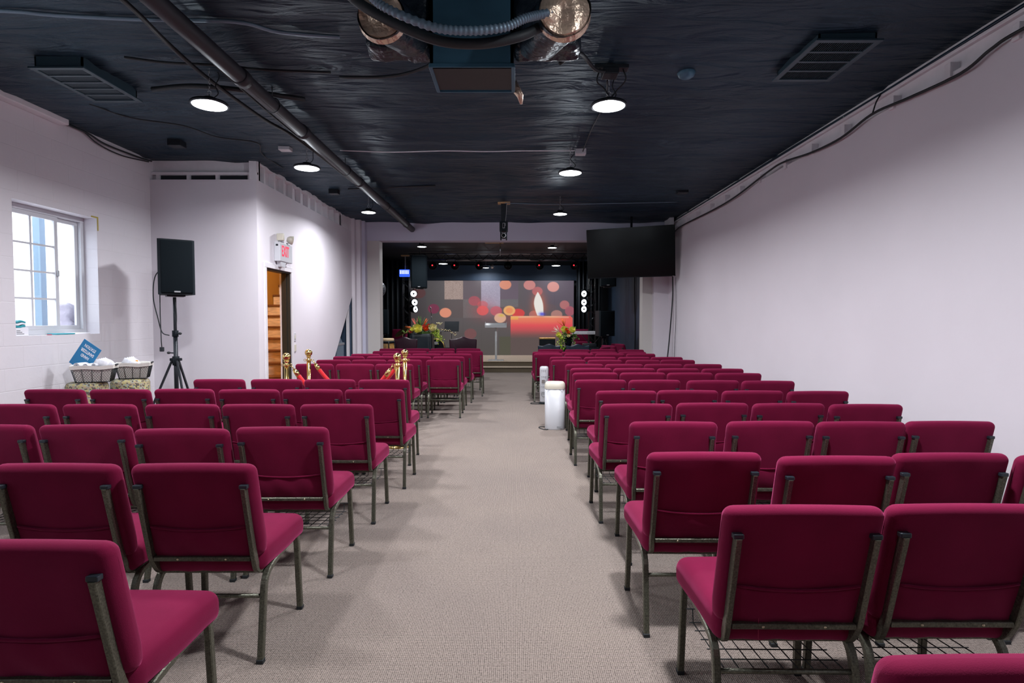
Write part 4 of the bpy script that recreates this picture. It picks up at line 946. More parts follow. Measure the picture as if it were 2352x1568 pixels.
# faint block seams and fabric texture
for xx in range(980,1317,42): img[(abs(PX-xx)<.5)]*=.95
rngn=np.random.RandomState(2)
def rect(x0,x1,y0,y1,c,a=1.,tex=0):
    m=(PX>=x0)&(PX<x1)&(PY>=y0)&(PY<y1); cc=np.array(c,float)
    v=cc+(rngn.randn(*PX.shape)[...,None]*tex)
    img[m]=img[m]*(1-a)+v[m]*a
rect(1022,1064,645,688,(172,150,142),1,10); rect(1064,1106,645,688,(104,92,100)); 
rect(1106,1149,645,700,(176,168,190),1,7)
for k in range(10): rect(1106,1149,700+k*4,704+k*4,(170-k*7,162-k*8,180-k*9),1-k*.09,4)
rect(1149,1190,645,688,(112,98,112)); rect(1064,1106,688,730,(122,116,116),.6,4); rect(1149,1190,688,705,(120,124,128),.6,4)
rect(1022,1064,688,730,(96,84,84),.7); rect(1147,1190,773,815,(86,84,68),.9); rect(980,1022,645,815,(84,82,80),.35)
def circ(cx,cy,rx,ry,c,a=.9,ring=False):
    d=np.sqrt(((PX-cx)/rx)**2+((PY-cy)/ry)**2); m=np.clip((1.04-d)*12,0,1)*a
    if ring: m=m*(.75+.25*np.clip((d-.4)*3,0,1))
    global img; img=img*(1-m[...,None])+np.array(c,float)*m[...,None]
def glow(cx,cy,rx,ry,c,a):
    d=((PX-cx)/rx)**2+((PY-cy)/ry)**2; m=np.exp(-d)*a
    global img; img=img*(1-m[...,None])+np.array(c,float)*m[...,None]
glow(1110,712,30,22,(200,80,85),.4); glow(1180,730,25,20,(220,80,80),.35)
for a in [(997,709,13,11,(128,52,80),.95),(1024,718,13.5,11,(240,155,125),.98),(1090,691,13.5,11,(200,82,96),.7),(1109,700,12,9,(235,90,96),.5),(1109,713,13.5,11,(246,96,96),.85),(1140,714,13.5,11,(220,96,110),.75),
 (1190,719,15,10,(236,70,70),.9),(1170,713,13.5,11,(255,190,118),.95),(1149,730,13.5,11,(246,190,160),.92),(1161,654,13.5,11,(246,158,128),.92),(1081,766,14,12,(138,78,80),.7),(963,673,16,12,(96,58,60),.8),
 (1216,655,13.5,11,(232,150,146),.88),(1270,659,13.5,11.5,(244,164,154),.92),(1234,669,12,10,(206,112,120),.8),(1296,700,11,10,(206,122,122),.85),(1308,714,11,11,(186,96,112),.85),(1278,722,13,10,(200,140,130),.85),(1227,722,12,9,(200,120,116),.8),(1262,706,16,8,(110,88,92),.5)]: circ(*a)
circ(1170,713,8,6.5,(250,130,90),.5); glow(1152,724,6,3,(225,200,60),.7)
# candle body
cx0,cx1=1173,1314
m=(PX>cx0)&(PX<cx1-np.clip(5-(PY-725),0,5))&(PY>725)
v=np.clip((PY-725)/52,0,1)
stops=[(0,(255,178,140)),(.08,(250,140,104)),(.25,(246,122,98)),(.42,(242,84,92)),(.62,(205,84,88)),(.85,(130,84,82)),(1.,(98,82,80))]
col=np.zeros_like(img)
for c in range(3): col[...,c]=np.interp(v,[s[0] for s in stops],[s[1][c] for s in stops])
rr=np.clip((PX-1270)/35,0,1)[...,None]*np.clip(1-v*1.4,0,1)[...,None]; col=col*(1-rr*.6)+np.array([240,70,84.])*rr*.6
img[m]=col[m]
yy=727+np.abs(PX-1243)*.02; l=np.exp(-((PY-yy)/1.6)**2)*((PX>cx0+2)&(PX<cx1-8)); img=img*(1-l[...,None]*.6)+np.array([255,214,180.])*l[...,None]*.6
rect(1173,1190,726,734,(255,190,90),.7)
# flame
h=np.clip((PY-671)/53,0,1); hw=10.*np.sin(PI/2*np.clip(h/.55,0,1))**.85*(1-.30*np.clip((h-.55)/.45,0,1)**1.5)+.15; fx=1235+6*h**2
d=np.abs(PX-fx)/np.maximum(hw,.1); inside=(PY>671)&(PY<724)
glow(1237,700,15,27,(255,120,80),.75)
mf=np.clip((1.1-d)*6,0,1)*inside; img=img*(1-mf[...,None])+np.array([255,250,242.])*mf[...,None]
glow(1245,721,7,4,(60,60,220),.85)
mb=MB(); V=[]
for j in range(NY+1):
    for i in range(NX+1): V.append((SX0+(SX1-SX0)*i/NX,18.44,SZ1+(SZ0-SZ1)*j/NY))
F=[(j*(NX+1)+i,(j+1)*(NX+1)+i,(j+1)*(NX+1)+i+1,j*(NX+1)+i+1) for j in range(NY) for i in range(NX)]
mb.add(V,F)
sm=bpy.data.materials.new('lit_led_picture'); sm.use_nodes=True; nt,b=nodes_of(sm)
b.inputs['Base Color'].default_value=(.01,.01,.01,1); b.inputs['Roughness'].default_value=.5
at=nt.nodes.new('ShaderNodeVertexColor'); at.layer_name='picture'; nt.links.new(at.outputs[0],b.inputs['Emission Color']); b.inputs['Emission Strength'].default_value=SCREEN
o=mb.build('display_face',sm,t,world=True,recalc=False)
ca=o.data.color_attributes.new('picture','FLOAT_COLOR','POINT')
buf=np.ones((img.shape[0]*img.shape[1],4),np.float32); buf[:,:3]=lin(img.reshape(-1,3)*.86); ca.data.foreach_set('color',buf.ravel())
MB().box(SX0-.01,SX1+.01,18.45,18.55,SZ0,SZ1+.01).build('screen_frame',M['black'],t,world=True)
# dark valance above the screen
tag(MB().box(-4.4,XR,18.7,18.76,2.72,3.22).build('valance',M['darkwall']),'dark blue panel above the LED screen','panel')
# side curtains
def curtain(x0,x1,y,z0,z1,label,ang=0):
    n=80; V=[]
    for k,z in enumerate((z0,z1)):
        for i in range(n+1): u=i/n; V.append((x0+(x1-x0)*u,y+.05*math.sin(u*38+k*.3)+ang*u,z))
    mb=MB(); mb.add(V,[(i,i+1,n+2+i,n+1+i) for i in range(n)],0,True); o=tag(mb.build('stage_curtain',M['blackwall'],recalc=False),label,'curtain'); md=o.modifiers.new('s','SOLIDIFY'); md.thickness=.01
curtain(-4.4,-3.45,17.9,.29,3.3,'black curtain at the left edge of the LED screen')
curtain(2.0,2.75,18.1,.29,3.3,'black curtain at the right edge of the LED screen')
# lectern
t=thing('lectern','clear acrylic lectern on a slim post at centre stage','lectern',(-.50,16.0,.29))
mb=MB(); mb.tube([(0,0,.02),(0,0,.97)],.032,16); mb.build('post',M['acrylic'],t)
mb=MB(); mb.rbox(0,0,.012,.22,.16,.012,.01,2); mb.build('base',M['acrylic'],t)
mb=MB(); mb.prism([(-.16,.93),(-.16,.955),(.16,1.055),(.16,1.03)],'x',-.30,.30); mb.box(-.30,.30,-.17,-.155,.93,1.00,0,.003); mb.prism([(-.16,.95),(-.16,1.0),(.16,1.09),(.16,1.04)],'x',-.305,-.295);mb.prism([(-.16,.95),(-.16,1.0),(.16,1.09),(.16,1.04)],'x',.295,.305); mb.build('reading_desk',M['acrylic'],t)
# arm chairs
def armchair(label,x,y,w,h,m,camel,group,rz=0):
    t=thing('armchair',label,'armchair',(x,y,0),rz,group)
    n=24; top=[]
    for i in range(n+1):
        u=-1+2*i/n
        z=(h-.05+.055*math.exp(-(u/.38)**2)) if not camel else (h-.045+.05*math.cos(u*PI*.75)**2*(1 if abs(u)<.67 else 0)+.018*max(0,(abs(u)-.6)/.4))
        top.append((u*w/2,z))
    poly=[(-w/2*.92,.30)]+top+[(w/2*.92,.30)]
    mb=MB(); mb.prism(poly,'y',-.33,-.22); o=mb.build('backrest',m,t); bv=o.modifiers.new('b','BEVEL'); bv.width=.028; bv.segments=4; bv.limit_method='ANGLE'; bv.angle_limit=R(50)
    for p in o.data.polygons: p.use_smooth=True
    mb=MB(); mb.rbox(0,.04,.36,w/2-.07,.27,.09,.05,4); mb.build('seat',m,t)
    for s in (-1,1):
        mb=MB(); mb.rbox(s*(w/2-.035),.02,.42,.045,.27,.17,.04,4); mb.build('armrest',m,t)
        for yy in (-.25,.25): mb=MB(); mb.tube([(s*(w/2-.06),yy,0),(s*(w/2-.06),yy,.27)],.022,8,scales=[.7,1]); mb.build('leg',M['woodd'],t)
    return t
armchair('oxblood leather armchair with peaked back in front of the draped black table',-2.60,13.75,.63,1.03,M['leather'],False,'oxblood armchairs before the stage')
armchair('oxblood leather armchair with peaked back standing near the aisle, left of the lectern',-1.20,13.75,.65,1.03,M['leather'],False,'oxblood armchairs before the stage')
armchair('navy armchair with wavy back on the right, nearer the aisle',.83,13.6,.53,.865,M['navy'],True,'navy armchairs before the stage')
armchair('navy armchair with wavy back below the right flower arrangement',1.50,13.6,.55,.865,M['navy'],True,'navy armchairs before the stage')
# draped black table
t=thing('draped_table','small table covered to the floor by black cloth, carrying the left flowers','table',(-2.36,14.6,0))
n=90; mb=MB(); V=[]
def rr_(a,w,d,p=8): c,s=math.cos(a),math.sin(a); return (w*abs(c)**(2/p)*(1 if c>0 else -1),d*abs(s)**(2/p)*(1 if s>0 else -1))
for z,k in ((0,1.),(.5,.7),(1.0,.15),(1.075,0),(1.085,0)):
    for i in range(n):
        a=2*PI*i/n; x,y=rr_(a,.29,.26); f=1+.05*k*math.sin(a*13)+(.04*k); 
        if z>1.08: f=.97
        V.append((x*f,y*f,z))
F=[(r*n+i,r*n+(i+1)%n,(r+1)*n+(i+1)%n,(r+1)*n+i) for r in range(4) for i in range(n)]+[tuple(4*n+i for i in range(n))]
mb.add(V,F,0,True); mb.build('tablecloth',M['cap'],t)
MB().box(-.26,.26,-.23,.23,1.0,1.07).build('tabletop',M['black'],t)
# flowers
def bloom(c,r,m,t,name='bloom',tilt=(0,-1,.5)):
    mb=MB(); z=Vector(tilt).normalized(); q=z.to_track_quat('Z','Y').to_matrix().to_4x4()
    for k,(s,hh,ph) in enumerate([(1.,.45,0),(.78,.62,.5),(.55,.75,1.1),(.32,.8,.3)]):
        n=20; V=[]
        for j,(f,h) in enumerate([(0,-.3),(.6,-.15),(1.,.25),(.93,.62)]):
            for i in range(n):
                a=2*PI*i/n+ph; w=1+.12*abs(math.sin(a*2.5)); p=q@Vector((r*s*f*w*math.cos(a),r*s*f*w*math.sin(a),r*(h*hh+.04*k)+.05*r*math.sin(5*a))); V.append((c[0]+p[0],c[1]+p[1],c[2]+p[2]))
        mb.add(V,[(j*n+i,j*n+(i+1)%n,(j+1)*n+(i+1)%n,(j+1)*n+i) for j in range(3) for i in range(n)],0,True)
    return mb.build(name,m,t,world=True,recalc=False)
def leaves(pts,size,m,t,name,seed,per=10,spread=.05):
    rg=random.Random(seed); mb=MB()
    for p in pts:
        for k in range(per):
            c=Vector(p)+Vector([rg.gauss(0,spread) for _ in range(3)]); d=Vector([rg.gauss(0,1) for _ in range(3)]).normalized(); u=d.orthogonal().normalized()*size*.35; 
            q=[c,c+d*size*.5+u,c+d*size,c+d*size*.5-u]; n=d.cross(u).normalized()*size*.12
            mb.add([q[0],q[1]+n,q[2],q[3]+n,c+d*size*.5-n],[(0,1,4),(1,2,4),(2,3,4),(3,0,4)])
    return mb.build(name,m,t,world=True,recalc=False)
def plume(c,d,L,m,t,name='plume',sp=5,seed=0):
    rg=random.Random(seed); mb=MB()
    for k in range(sp):
        dd=(Vector(d)+Vector([rg.gauss(0,.22) for _ in range(3)])).normalized(); mb.tube([Vector(c),Vector(c)+dd*L*.5+Vector((0,0,.01)),Vector(c)+dd*L],.011,5,scales=[.6,1.,.15])
    return mb.build(name,m,t,world=True)
t=thing('flower_arrangement','low arrangement of yellow, orange and coral flowers on the black draped table','flowers',(-2.30,14.5,1.085))
o=(-2.30,14.5,1.085)
MB().box(-2.45,-2.15,14.40,14.62,1.085,1.14,0,.01).build('flower_tray',M['leaf'],t,world=True)
leaves([(-2.62,14.45,1.16),(-2.5,14.5,1.18),(-2.3,14.5,1.2),(-2.1,14.45,1.18),(-2.0,14.45,1.13)],.07,M['leaf'],t,'foliage',1,26,.06)
for c,r,m in [((-2.42,14.34,1.21),.115,'yellow'),((-2.21,14.36,1.22),.075,'orangef'),((-2.15,14.40,1.27),.07,'pinkf'),((-2.04,14.33,1.24),.10,'ivory'),((-2.60,14.36,1.15),.055,'pinkf'),((-2.50,14.40,1.28),.05,'ivory'),((-2.27,14.38,1.27),.055,'pinkf'),((-2.56,14.33,1.20),.055,'yellow')]: bloom(c,r,M[m],t)
leaves([(-1.99,14.34,1.14),(-1.95,14.34,1.08),(-1.90,14.34,1.02),(-1.86,14.33,.96)],.045,M['lime'],t,'hydrangea_cluster',2,40,.045)
plume((-2.48,14.5,1.22),(-.25,0,1),.28,M['pinkf'],t,seed=1); plume((-2.38,14.5,1.24),(0,0,1),.30,M['leaf'],t,'grass_spray',9,2); plume((-2.32,14.5,1.24),(.25,0,1),.26,M['orangef'],t,seed=3); plume((-2.55,14.45,1.22),(-1,0,.15),.22,M['orangef'],t,seed=4,sp=3)
for k,(a,b) in enumerate((((-1.98,14.40,1.20),(-1.45,14.4,1.06)),((-2.0,14.42,1.28),(-1.82,14.4,1.33)))):
    mb=MB(); A_=Vector(a);B_=Vector(b); P=[A_.lerp(B_,i/10)+Vector((0,0,.05*math.sin(PI*i/10))) for i in range(11)]; mb.tube(P,.005,5)
    rg=random.Random(k)
    for p in P[1:]:
        for _ in range(3): mb.ball(p+Vector([rg.gauss(0,.018) for _ in range(3)]),.011,6,1)
    mb.build('blossom_branch',[M['woodd'],M['ivory']],t,world=True)
t=thing('flower_arrangement','upright vase of yellow roses with trailing ivy on the dark pedestal at right','flowers',(1.38,14.25,.78))
mb=MB(); mb.lathe([(0,0),(.07,0),(.08,.03),(.115,.16),(.125,.25),(.115,.25),(.10,.2),(0,.2)],(1.38,14.25,.78),'z',24); mb.build('vase',M['black'],t,world=True)
leaves([(1.38,14.2,1.08),(1.30,14.15,1.10),(1.48,14.15,1.07),(1.52,14.15,1.0)],.07,M['leaf'],t,'foliage',5,26,.055)
for c,r,m in [((1.26,14.05,1.20),.082,'yellow'),((1.46,14.05,1.19),.080,'yellow'),((1.12,14.02,1.06),.068,'yellow'),((1.36,14.02,1.13),.05,'orangef'),((1.36,14.0,1.04),.045,'ivory'),((1.31,14.02,1.20),.04,'orangef')]: bloom(c,r,M[m],t)
plume((1.27,14.15,1.25),(-.1,0,1),.24,M['orangef'],t,seed=5,sp=8); plume((1.15,14.1,1.1),(-.6,0,.5),.22,M['wood'],t,'dry_twigs',6,6)
leaves([(1.17,14.0,1.0-.07*i) for i in range(9)],.05,M['lime'],t,'trailing_ivy',7,20,.035); leaves([(1.22,14.02,1.0-.07*i) for i in range(8)],.05,M['leaf'],t,'trailing_ivy',8,14,.035)
t.location.y+=.14
t=thing('pedestal','dark square pedestal carrying the right flower vase behind the navy armchairs','pedestal',(1.38,14.45,0))
MB().box(-.16,.16,-.14,.14,0,.74,0,.006).build('column',M['black'],t); MB().box(-.2,.2,-.17,.17,.74,.78,0,.006).build('top_slab',M['blackm'],t)
# conga drums
t=thing('conga_drum','honey wood conga drum with pale skin at the left jamb of the stage opening','conga drum',(-2.99,13.12,.0),0)
mb=MB(); mb.lathe([(.12,.24),(.15,.28),(.21,.55),(.235,.75),(.215,.93),(.205,.98)],(0,0,0),'z',32); mb.build('shell',M['conga'],t)
mb=MB(); mb.lathe([(.22,.955),(.225,.985),(.215,1.01),(0,1.012)],(0,0,0),'z',32); mb.build('drum_skin',M['skin'],t)
mb=MB(); mb.lathe([(.222,.90),(.236,.90),(.236,.955),(.222,.955)],(0,0,0),'z',32); mb.build('rim_hoop',M['black'],t)
for k in range(5):
    a=2*PI*k/5-.9; mb=MB(); mb.tube([(.225*math.cos(a),.225*math.sin(a),.95),(.245*math.cos(a),.245*math.sin(a),.80),(.238*math.cos(a),.238*math.sin(a),.76)],.012,6); mb.build('tuning_lug',M['blackm'],t)
for k in range(3):
    a=2*PI*k/3; mb=MB(); mb.tube([(.13*math.cos(a),.13*math.sin(a),.30),(.25*math.cos(a),.25*math.sin(a),.01)],.012,6); mb.build('stand_leg',M['chrome'],t)
# drum kit pieces
t=thing('bass_drum','black bass drum with golden wood hoop and white oval badge, left stage','bass drum',(-2.30,17.0,.62))
mb=MB(); mb.cyl((0,-.18,0),.235,.36,'y',36); mb.build('shell',M['navy'],t)
mb=MB(); mb.lathe([(.235,-.21),(.262,-.21),(.262,-.17),(.235,-.17)],(0,0,0),'y',36); mb.build('wood_hoop',M['gold'],t)
mb=MB(); mb.cyl((0,-.20,0),.238,.012,'y',36); mb.build('drum_head',M['black'],t)
mb=MB(); mb.lathe([(0,-.005),(.055,-.004),(.058,0),(0,0)],(0,-.201,.13),'y',24); mb.v=[(p[0]*1.3,p[1],(p[2]-.13)*.8+.13) for p in mb.v]; mb.build('oval_badge',M['paper'],t)
for s in (-1,1): mb=MB(); mb.tube([(s*.2,-.1,-.1),(s*.30,-.2,-.33)],.009,6); mb.build('spur',M['chrome'],t)
def cymbal(label,x,y,z,r,m,tilt,base=.29,rz=0,boom=False):
    t=thing('cymbal_stand',label,'cymbal',(x,y,base),rz)
    h=z-base
    q=Matrix.Rotation(R(tilt[0]),4,'X')@Matrix.Rotation(R(tilt[1]),4,'Y')
    mb=MB(); mb.lathe([(0,.028),(.02,.026),(.035,.008),(r*.6,.003),(r,-.008),(r,-.010),(r*.6,0),(.035,.004),(0,.02)],(0,0,h),'z',36,mtx=q); mb.build('cymbal_disc',M[m],t)
    mb=MB(); mb.tube([(0,0,.02),(0,0,h+.04)],.010,8); mb.build('stand_post',M['chrome'],t)
    for k in range(3):
        a=2*PI*k/3+.4; mb=MB(); mb.tube([(0,0,.30),(.22*math.cos(a),.22*math.sin(a),.01)],.008,6); mb.build('stand_leg',M['chrome'],t)
cymbal('tilted bronze cymbal on chrome stand left of the flowers on the draped table',-2.93,15.0,1.14,.24,'gold',(25,-28),0.)
cymbal('dark cymbal silhouetted against the LED screen, left of the second armchair',-2.26,17.65,1.13,.20,'cap',(8,4))
t=thing('snare_drum','small chrome-rimmed snare drum on a stand behind the left flowers','snare drum',(-2.62,16.6,.29))
mb=MB(); mb.cyl((0,0,.50),.17,.13,'z',30); mb.build('shell',M['navy'],t); mb=MB(); mb.lathe([(.165,.62),(.178,.62),(.178,.64),(.165,.64)],(0,0,0),'z',30); mb.build('rim',M['chrome'],t)
for k in range(3): a=2*PI*k/3; mb=MB(); mb.tube([(.1*math.cos(a),.1*math.sin(a),.50),(0,0,.3),(.2*math.cos(a+2),.2*math.sin(a+2),.01)],.008,6); mb.build('stand_leg',M['chrome'],t)
# mic stand
def micstand(label,x,y,h,base=.29,boom=False):
    t=thing('microphone_stand',label,'microphone stand',(x,y,base))
    mb=MB(); mb.tube([(.06,0,.02),(0,0,h-.08)],.008,8); mb.build('pole',M['chrome'],t)
    mb=MB(); mb.lathe([(0,0),(.13,0),(.13,.012),(.02,.03),(0,.03)],(.06,0,0),'z',24); mb.build('base',M['blackm'],t)
    mb=MB(); mb.tube([(0,0,h-.09),(-.01,-.02,h)],.014,8); mb.ball((-.012,-.025,h+.015),.027,12); mb.build('microphone',M['steel'],t)
    if boom: mb=MB(); mb.tube([(-.25,0,h-.25),(.25,0,h-.2)],.007,6); mb.build('boom_arm',M['blackm'],t)
micstand('tall chrome microphone stand silhouetted on the LED screen above the left flowers',-2.38,16.4,1.47)
micstand('thin black microphone stand in the dark left stage corner',-3.55,15.4,1.45,0.)
t=thing('monitor_wedge','black floor monitor wedge on the stage beside the bass drum','stage monitor',(-2.02,16.3,.29))
mb=MB(); mb.prism([(-.2,0),(.2,0),(.2,.30),(.05,.34),(-.2,.12)],'x',-.22,.22); mb.build('wedge_cabinet',M['black'],t); mb=MB(); mb.prism([(-.205,.125),(.045,.345),(.04,.35),(-.21,.13)],'x',-.19,.19); mb.build('front_grille',M['grille'],t)
t=thing('music_stand','black sheet music stand left of the LED screen centre, seen as a silhouette','music stand',(-1.90,17.4,.29))
mb=MB(); mb.tube([(0,0,.02),(0,0,.85)],.009,8); mb.build('pole',M['blackm'],t); mb=MB(); mb.prism([(-.03,.80),(.10,1.10),(.105,1.098),(-.02,.79)],'x',-.22,.22); mb.build('music_desk',M['blackm'],t)
for k in range(3): a=2*PI*k/3; mb=MB(); mb.tube([(0,0,.25),(.22*math.cos(a),.22*math.sin(a),.01)],.007,6); mb.build('leg',M['blackm'],t)
# keyboard
t=thing('keyboard','white electronic keyboard on a black stand at stage right','keyboard',(2.2,16.0,.29))
mb=MB(); mb.box(-.55,.55,-.13,.13,.74,.82,0,.012,3); mb.build('case',M['paper'],t)
mb=MB(); 
for k in range(36): mb.box(-.52+.0288*k,-.52+.0288*k+.026,.0,.125,.82,.828)
mb.build('white_keys',M['paper'],t)
mb=MB(); 
for k in range(35):
    if k%7 in (0,1,3,4,5): mb.box(-.5+.0288*k,-.5+.0288*k+.013,.0,.08,.828,.838)
mb.build('black_keys',M['black'],t)
mb=MB(); mb.box(-.15,.05,-.132,-.128,.775,.79); mb.box(-.45,-.38,-.132,-.128,.775,.785); mb.build('rear_sockets',M['greyplastic'],t)
for s in (-1,1): mb=MB(); mb.bar([(s*.3,-.12*s,.01),(-s*.3,-.12*s,.74)],.03,.02); mb.build('stand_leg',M['blackm'],t)
t=thing('road_case','black equipment case on the floor behind the sideways chairs','case',(2.02,14.9,0))
MB().box(-.20,.20,-.18,.18,0,.72,0,.015,2).build('case_body',M['black'],t); MB().box(-.205,.205,-.185,.185,.5,.52).build('edge_strip',M['blackm'],t)
t=thing('small_amplifier','black amplifier box on the floor between armchair and speaker stand','amplifier',(1.98,14.9,.72))
MB().box(-.17,.17,-.14,.14,0,.10,0,.008,2).build('amp_body',M['blackm'],t)
t=thing('wooden_box','flat honey wood box on the stage floor behind the navy armchair','box',(.95,16.2,.29)); MB().box(-.22,.22,-.15,.15,0,.60,0,.01).build('box_body',M['black'],t); MB().box(-.23,.23,-.16,.16,.60,.64,0,.005).build('box_lid',M['gold'],t)
# truss and lights
t=thing('lighting_truss','horizontal silver and black lighting truss spanning above the stage','truss',(-.4,16.5,3.24))
mb=MB()
for (dy,dz) in ((-.12,0),(.12,0),(0,.18)): mb.tube([(-3.04,16.5+dy,3.16+dz),(2.22,16.5+dy,3.16+dz)],.017,8)
mb.build('chord_tubes',M['steel'] ,t,world=True)
mb=MB(); n=34
for k in range(n):
    x0=-3.04+5.26*k/n; x1=-3.04+5.26*(k+1)/n
    a=(0,.18) if k%2 else (-.12,0); b=(-.12,0) if k%2 else (0,.18)
    mb.tube([(x0,16.5+a[0],3.16+a[1]),(x1,16.5+b[0],3.16+b[1])],.007,6); a2=(-a[0],a[1]); b2=(-b[0],b[1]); mb.tube([(x0,16.5+a2[0],3.16+a2[1]),(x1,16.5+b2[0],3.16+b2[1])],.007,6)
mb.build('lattice_struts',M['blackm'],t,world=True)
mb=MB(); rg=random.Random(5); P=[(-2.95+.17*k,16.36+rg.uniform(-.02,.02),3.18+rg.uniform(-.06,.07)) for k in range(31)]; mb.tube(smoothpath(P,4),.010,6); P=[(-2.0+.25*k,16.4,3.2+rg.uniform(-.10,.05)) for k in range(17)]; mb.tube(smoothpath(P,4),.008,6); mb.build('draped_cables',M['rubber'],t,world=True)
for x,l in ((-3.11,'left'),(2.27,'right')):
    t=thing('truss_tower','black lattice tower holding up the %s end of the lighting truss'%l,'truss tower',(x,16.5,.29))
    mb=MB()
    for dx in (-.09,.09):
        for dy in (-.09,.09): mb.tube([(dx,dy,0),(dx,dy,2.88)],.014,8)
    mb.build('corner_tubes',M['blackm'],t)
    for s in (-.09,.09):
        mb=MB()
        for k in range(14): mb.tube([(-.09 if k%2 else .09,s,.1+k*.195),(.09 if k%2 else -.09,s,.1+(k+1)*.195)],.006,5)
        mb.build('lattice_strut',M['blackm'],t)
    MB().box(-.25,.25,-.25,.25,0,.02,0,.005).build('base_plate',M['blackm'],t)
def par(label,x,y,z,az,el,r,lit,group,glowred=True):
    t=thing('stage_light',label,'stage light',(x,y,z),0,group)
    q=Matrix.Rotation(R(az),4,'Z')@Matrix.Rotation(R(el),4,'X')
    mb=MB(); mb.lathe([(0,.12),(r*.55,.12),(r*.8,.08),(r,.0),(r,-.10),(r*.92,-.10),(r*.92,-.08),(0,-.08)],(0,0,0),'y',24,mtx=q); mb.build('lamp_can',M['black'],t)
    mb=MB()
    if lit:
        mb.lathe([(r*.25,-.085),(r*.88,-.085),(r*.88,-.082),(r*.25,-.082)],(0,0,0),'y',24,mtx=q)
        mb.build('lit_lens',M['ledsoft'],t)
        mb=MB(); mb.cyl((0,0,0),r*.25,.002,'y',16); mb.v=[tuple(q@Vector((p[0],p[1]-.088,p[2]))) for p in mb.v]; mb.build('lens_centre',M['black'],t)
    else:
        mb.cyl((0,0,0),r*.88,.003,'y',24); mb.v=[tuple(q@Vector((p[0],p[1]-.086,p[2]))) for p in mb.v]; mb.build('dark_lens',M['blackgloss'],t)
        if glowred: mb=MB(); mb.ball(tuple(q@Vector((-r*.15,-.095,r*.1))),.022,10); mb.build('red_indicator',M['red'],t)
    mb=MB(); mb.tube([(-r-.01,0,0),(-r-.01,0,r+.02),(r+.01,0,r+.02),(r+.01,0,0)],.008,6); mb.tube([(0,0,r+.02),(0,0,r+.09)],.012,6); mb.build('yoke',M['blackm'],t)
    return t
desc=['first from the left','second from the left','third from the left','fourth from the left, unlit','fifth, right of centre','sixth, turned aside at the right end']
for k,(x,az) in enumerate([(-2.26,12),(-1.63,0),(-.95,-5),(-.16,0),(.72,0),(1.72,-25)]):
    par('black stage light on the truss, '+desc[k],x*1.03,16.4,2.98,az,0,.115,False,'stage lights on the truss',k!=3)
for k,z in enumerate((2.18,1.935,1.74)):
    w=['topmost','middle','lowest'][k]
    par('white-lit stage light, %s of three on the left tower'%w,-2.88,16.36,z,15+18*k,0,.10,True,'lit lights on the left tower')
    par('white-lit stage light, %s of three on the right tower'%w,2.06,16.36,z,-38,0,.10,True,'lit lights on the right tower')
t=thing('led_panel_light','blue lit LED panel light with rows of white dots at upper left of stage','LED panel',(-3.03,15.8,2.63))
MB().box(-.14,.14,0,.08,0,.20,0,.01).build('panel_body',M['ledblue'],t)
mb=MB()
for i in range(6):
    for j in range(3): mb.cyl((-.105+.042*i,-.006,.09+.035*j),.013,.006,'y',10)
mb.build('led_dots',M['ledsoft'],t); mb=MB(); mb.tube([(.02,.04,.20),(.02,.04,.60)],.014,8); mb.box(-.09,.13,.0,.08,.565,.60,1); mb.tube([(-.12,.06,.05),(-.04,.16,.05),(.02,.16,.05)],.012,6); mb.build('panel_bracket',[M['greyplastic'],M['ply']],t)
tag(MB().ball((-.63,16.6,2.98),.055,14).build('chrome_spotlight',M['chrome']),'small chrome spotlight ball beside the smallest stage lamp','spotlight')
tag(MB().box(-.7,-.25,13.9,14.0,3.30,3.40,0,.004).build('ceiling_batten',M['ply']),'short bare wooden batten on the stage ceiling at centre','batten')
mb=MB(); mb.tube([(-.33,13.95,3.31),(-.33,13.95,3.0)],.014,8); tag(mb.build('drop_pole',M['steel']),'short grey pole dropping from wooden batten over the stage','pole')
t=thing('wall_fan','round dark wall fan half hidden by the left jamb of the stage opening','fan',(-3.10,12.9,2.13),R(25))
mb=MB()
for k in range(6): rr=.19*(1-k/7); mb.tube([(rr*math.cos(a),-.05-.03*(k/6),rr*math.sin(a)) for a in [i*PI/14 for i in range(28)]],.004,5,closed=True)
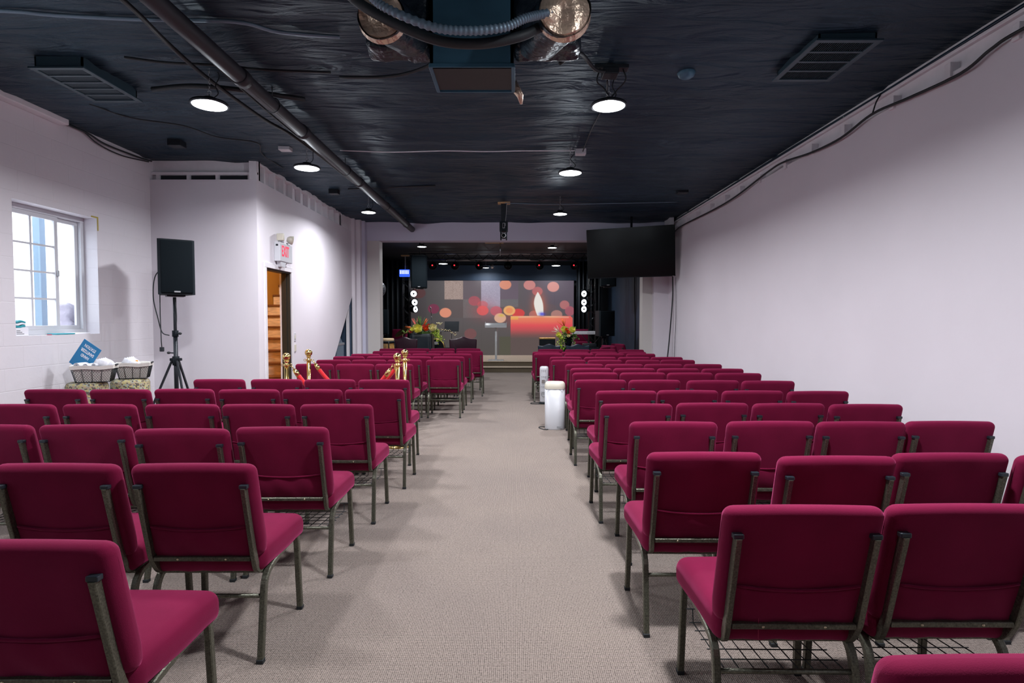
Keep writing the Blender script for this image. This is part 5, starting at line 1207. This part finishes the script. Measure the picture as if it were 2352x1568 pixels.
for k in range(18): a=2*PI*k/18; mb.tube([(.02*math.cos(a),-.08,.02*math.sin(a)),(.19*math.cos(a),-.05,.19*math.sin(a))],.002,4)
mb.build('fan_cage',M['steel'],t)
mb=MB(); mb.lathe([(0,0),(.19,0),(.195,.02),(.1,.08),(0,.10)],(0,-.03,0),'y',28); mb.build('fan_housing',M['blackm'],t); mb=MB(); mb.tube([(0,.05,0),(-.1,.2,-.05),(-.2,.35,-.1)],.02,8); mb.build('wall_arm',M['blackm'],t)
cable('stage_wall_cable',[(3.10,14.6,3.3),(3.09,14.6,2.2),(3.10,14.55,1.3),(3.09,14.55,.3)],.016,'rubber','black cable running down the dark blue wall right of the stage',8)
tag(MB().box(2.92,2.98,12.9,12.96,0,3.4,0,.004).build('stage_pole',M['black']),'slim black pole with cable clips standing right of the hanging speaker','pole')
# under the stairs: grey bag and box by diagonal opening
t=thing('storage_bin','grey plastic storage bin tucked under the diagonal cut of the stair wall','bin',(-3.4,10.75,0))
mb=MB(); mb.prism([(-.25,0),(.25,0),(.28,.95),(-.15,1.25)],'x',-.1,.1); mb.build('bin_body',M['flex'],t); MB().box(-.11,.11,-.28,.3,.95,1.0,0,.01).build('bin_lid',M['greyplastic'],t)
# ------------------------------------------------------------------ light, world, camera
l=bpy.data.lights.new('stairwell_bulb','POINT'); l.energy=60; l.color=(1.,.80,.55); l.shadow_soft_size=.08
o=bpy.data.objects.new('stairwell_bulb',l); COL.objects.link(o); o.location=(-3.9,8.6,2.95)
w=bpy.data.worlds.new('sky'); S.world=w; w.use_nodes=True; nt=w.node_tree
bg=nt.nodes['Background']; bg.inputs[0].default_value=(.84,.91,1.,1); bg.inputs[1].default_value=7.0
cam=bpy.data.cameras.new('camera'); cam.sensor_width=36; cam.lens=36*1307/2352; cam.clip_start=.05
co=bpy.data.objects.new('camera',cam); COL.objects.link(co); co.location=(0,0,1.44)
co.rotation_euler=(PI/2-math.atan(50/1307),0,math.atan(4/1307))
S.camera=co
S.view_settings.view_transform='Standard'; S.view_settings.look='None'; S.view_settings.gamma=1; S.view_settings.use_curve_mapping=False
S.view_settings.exposure=EXPO
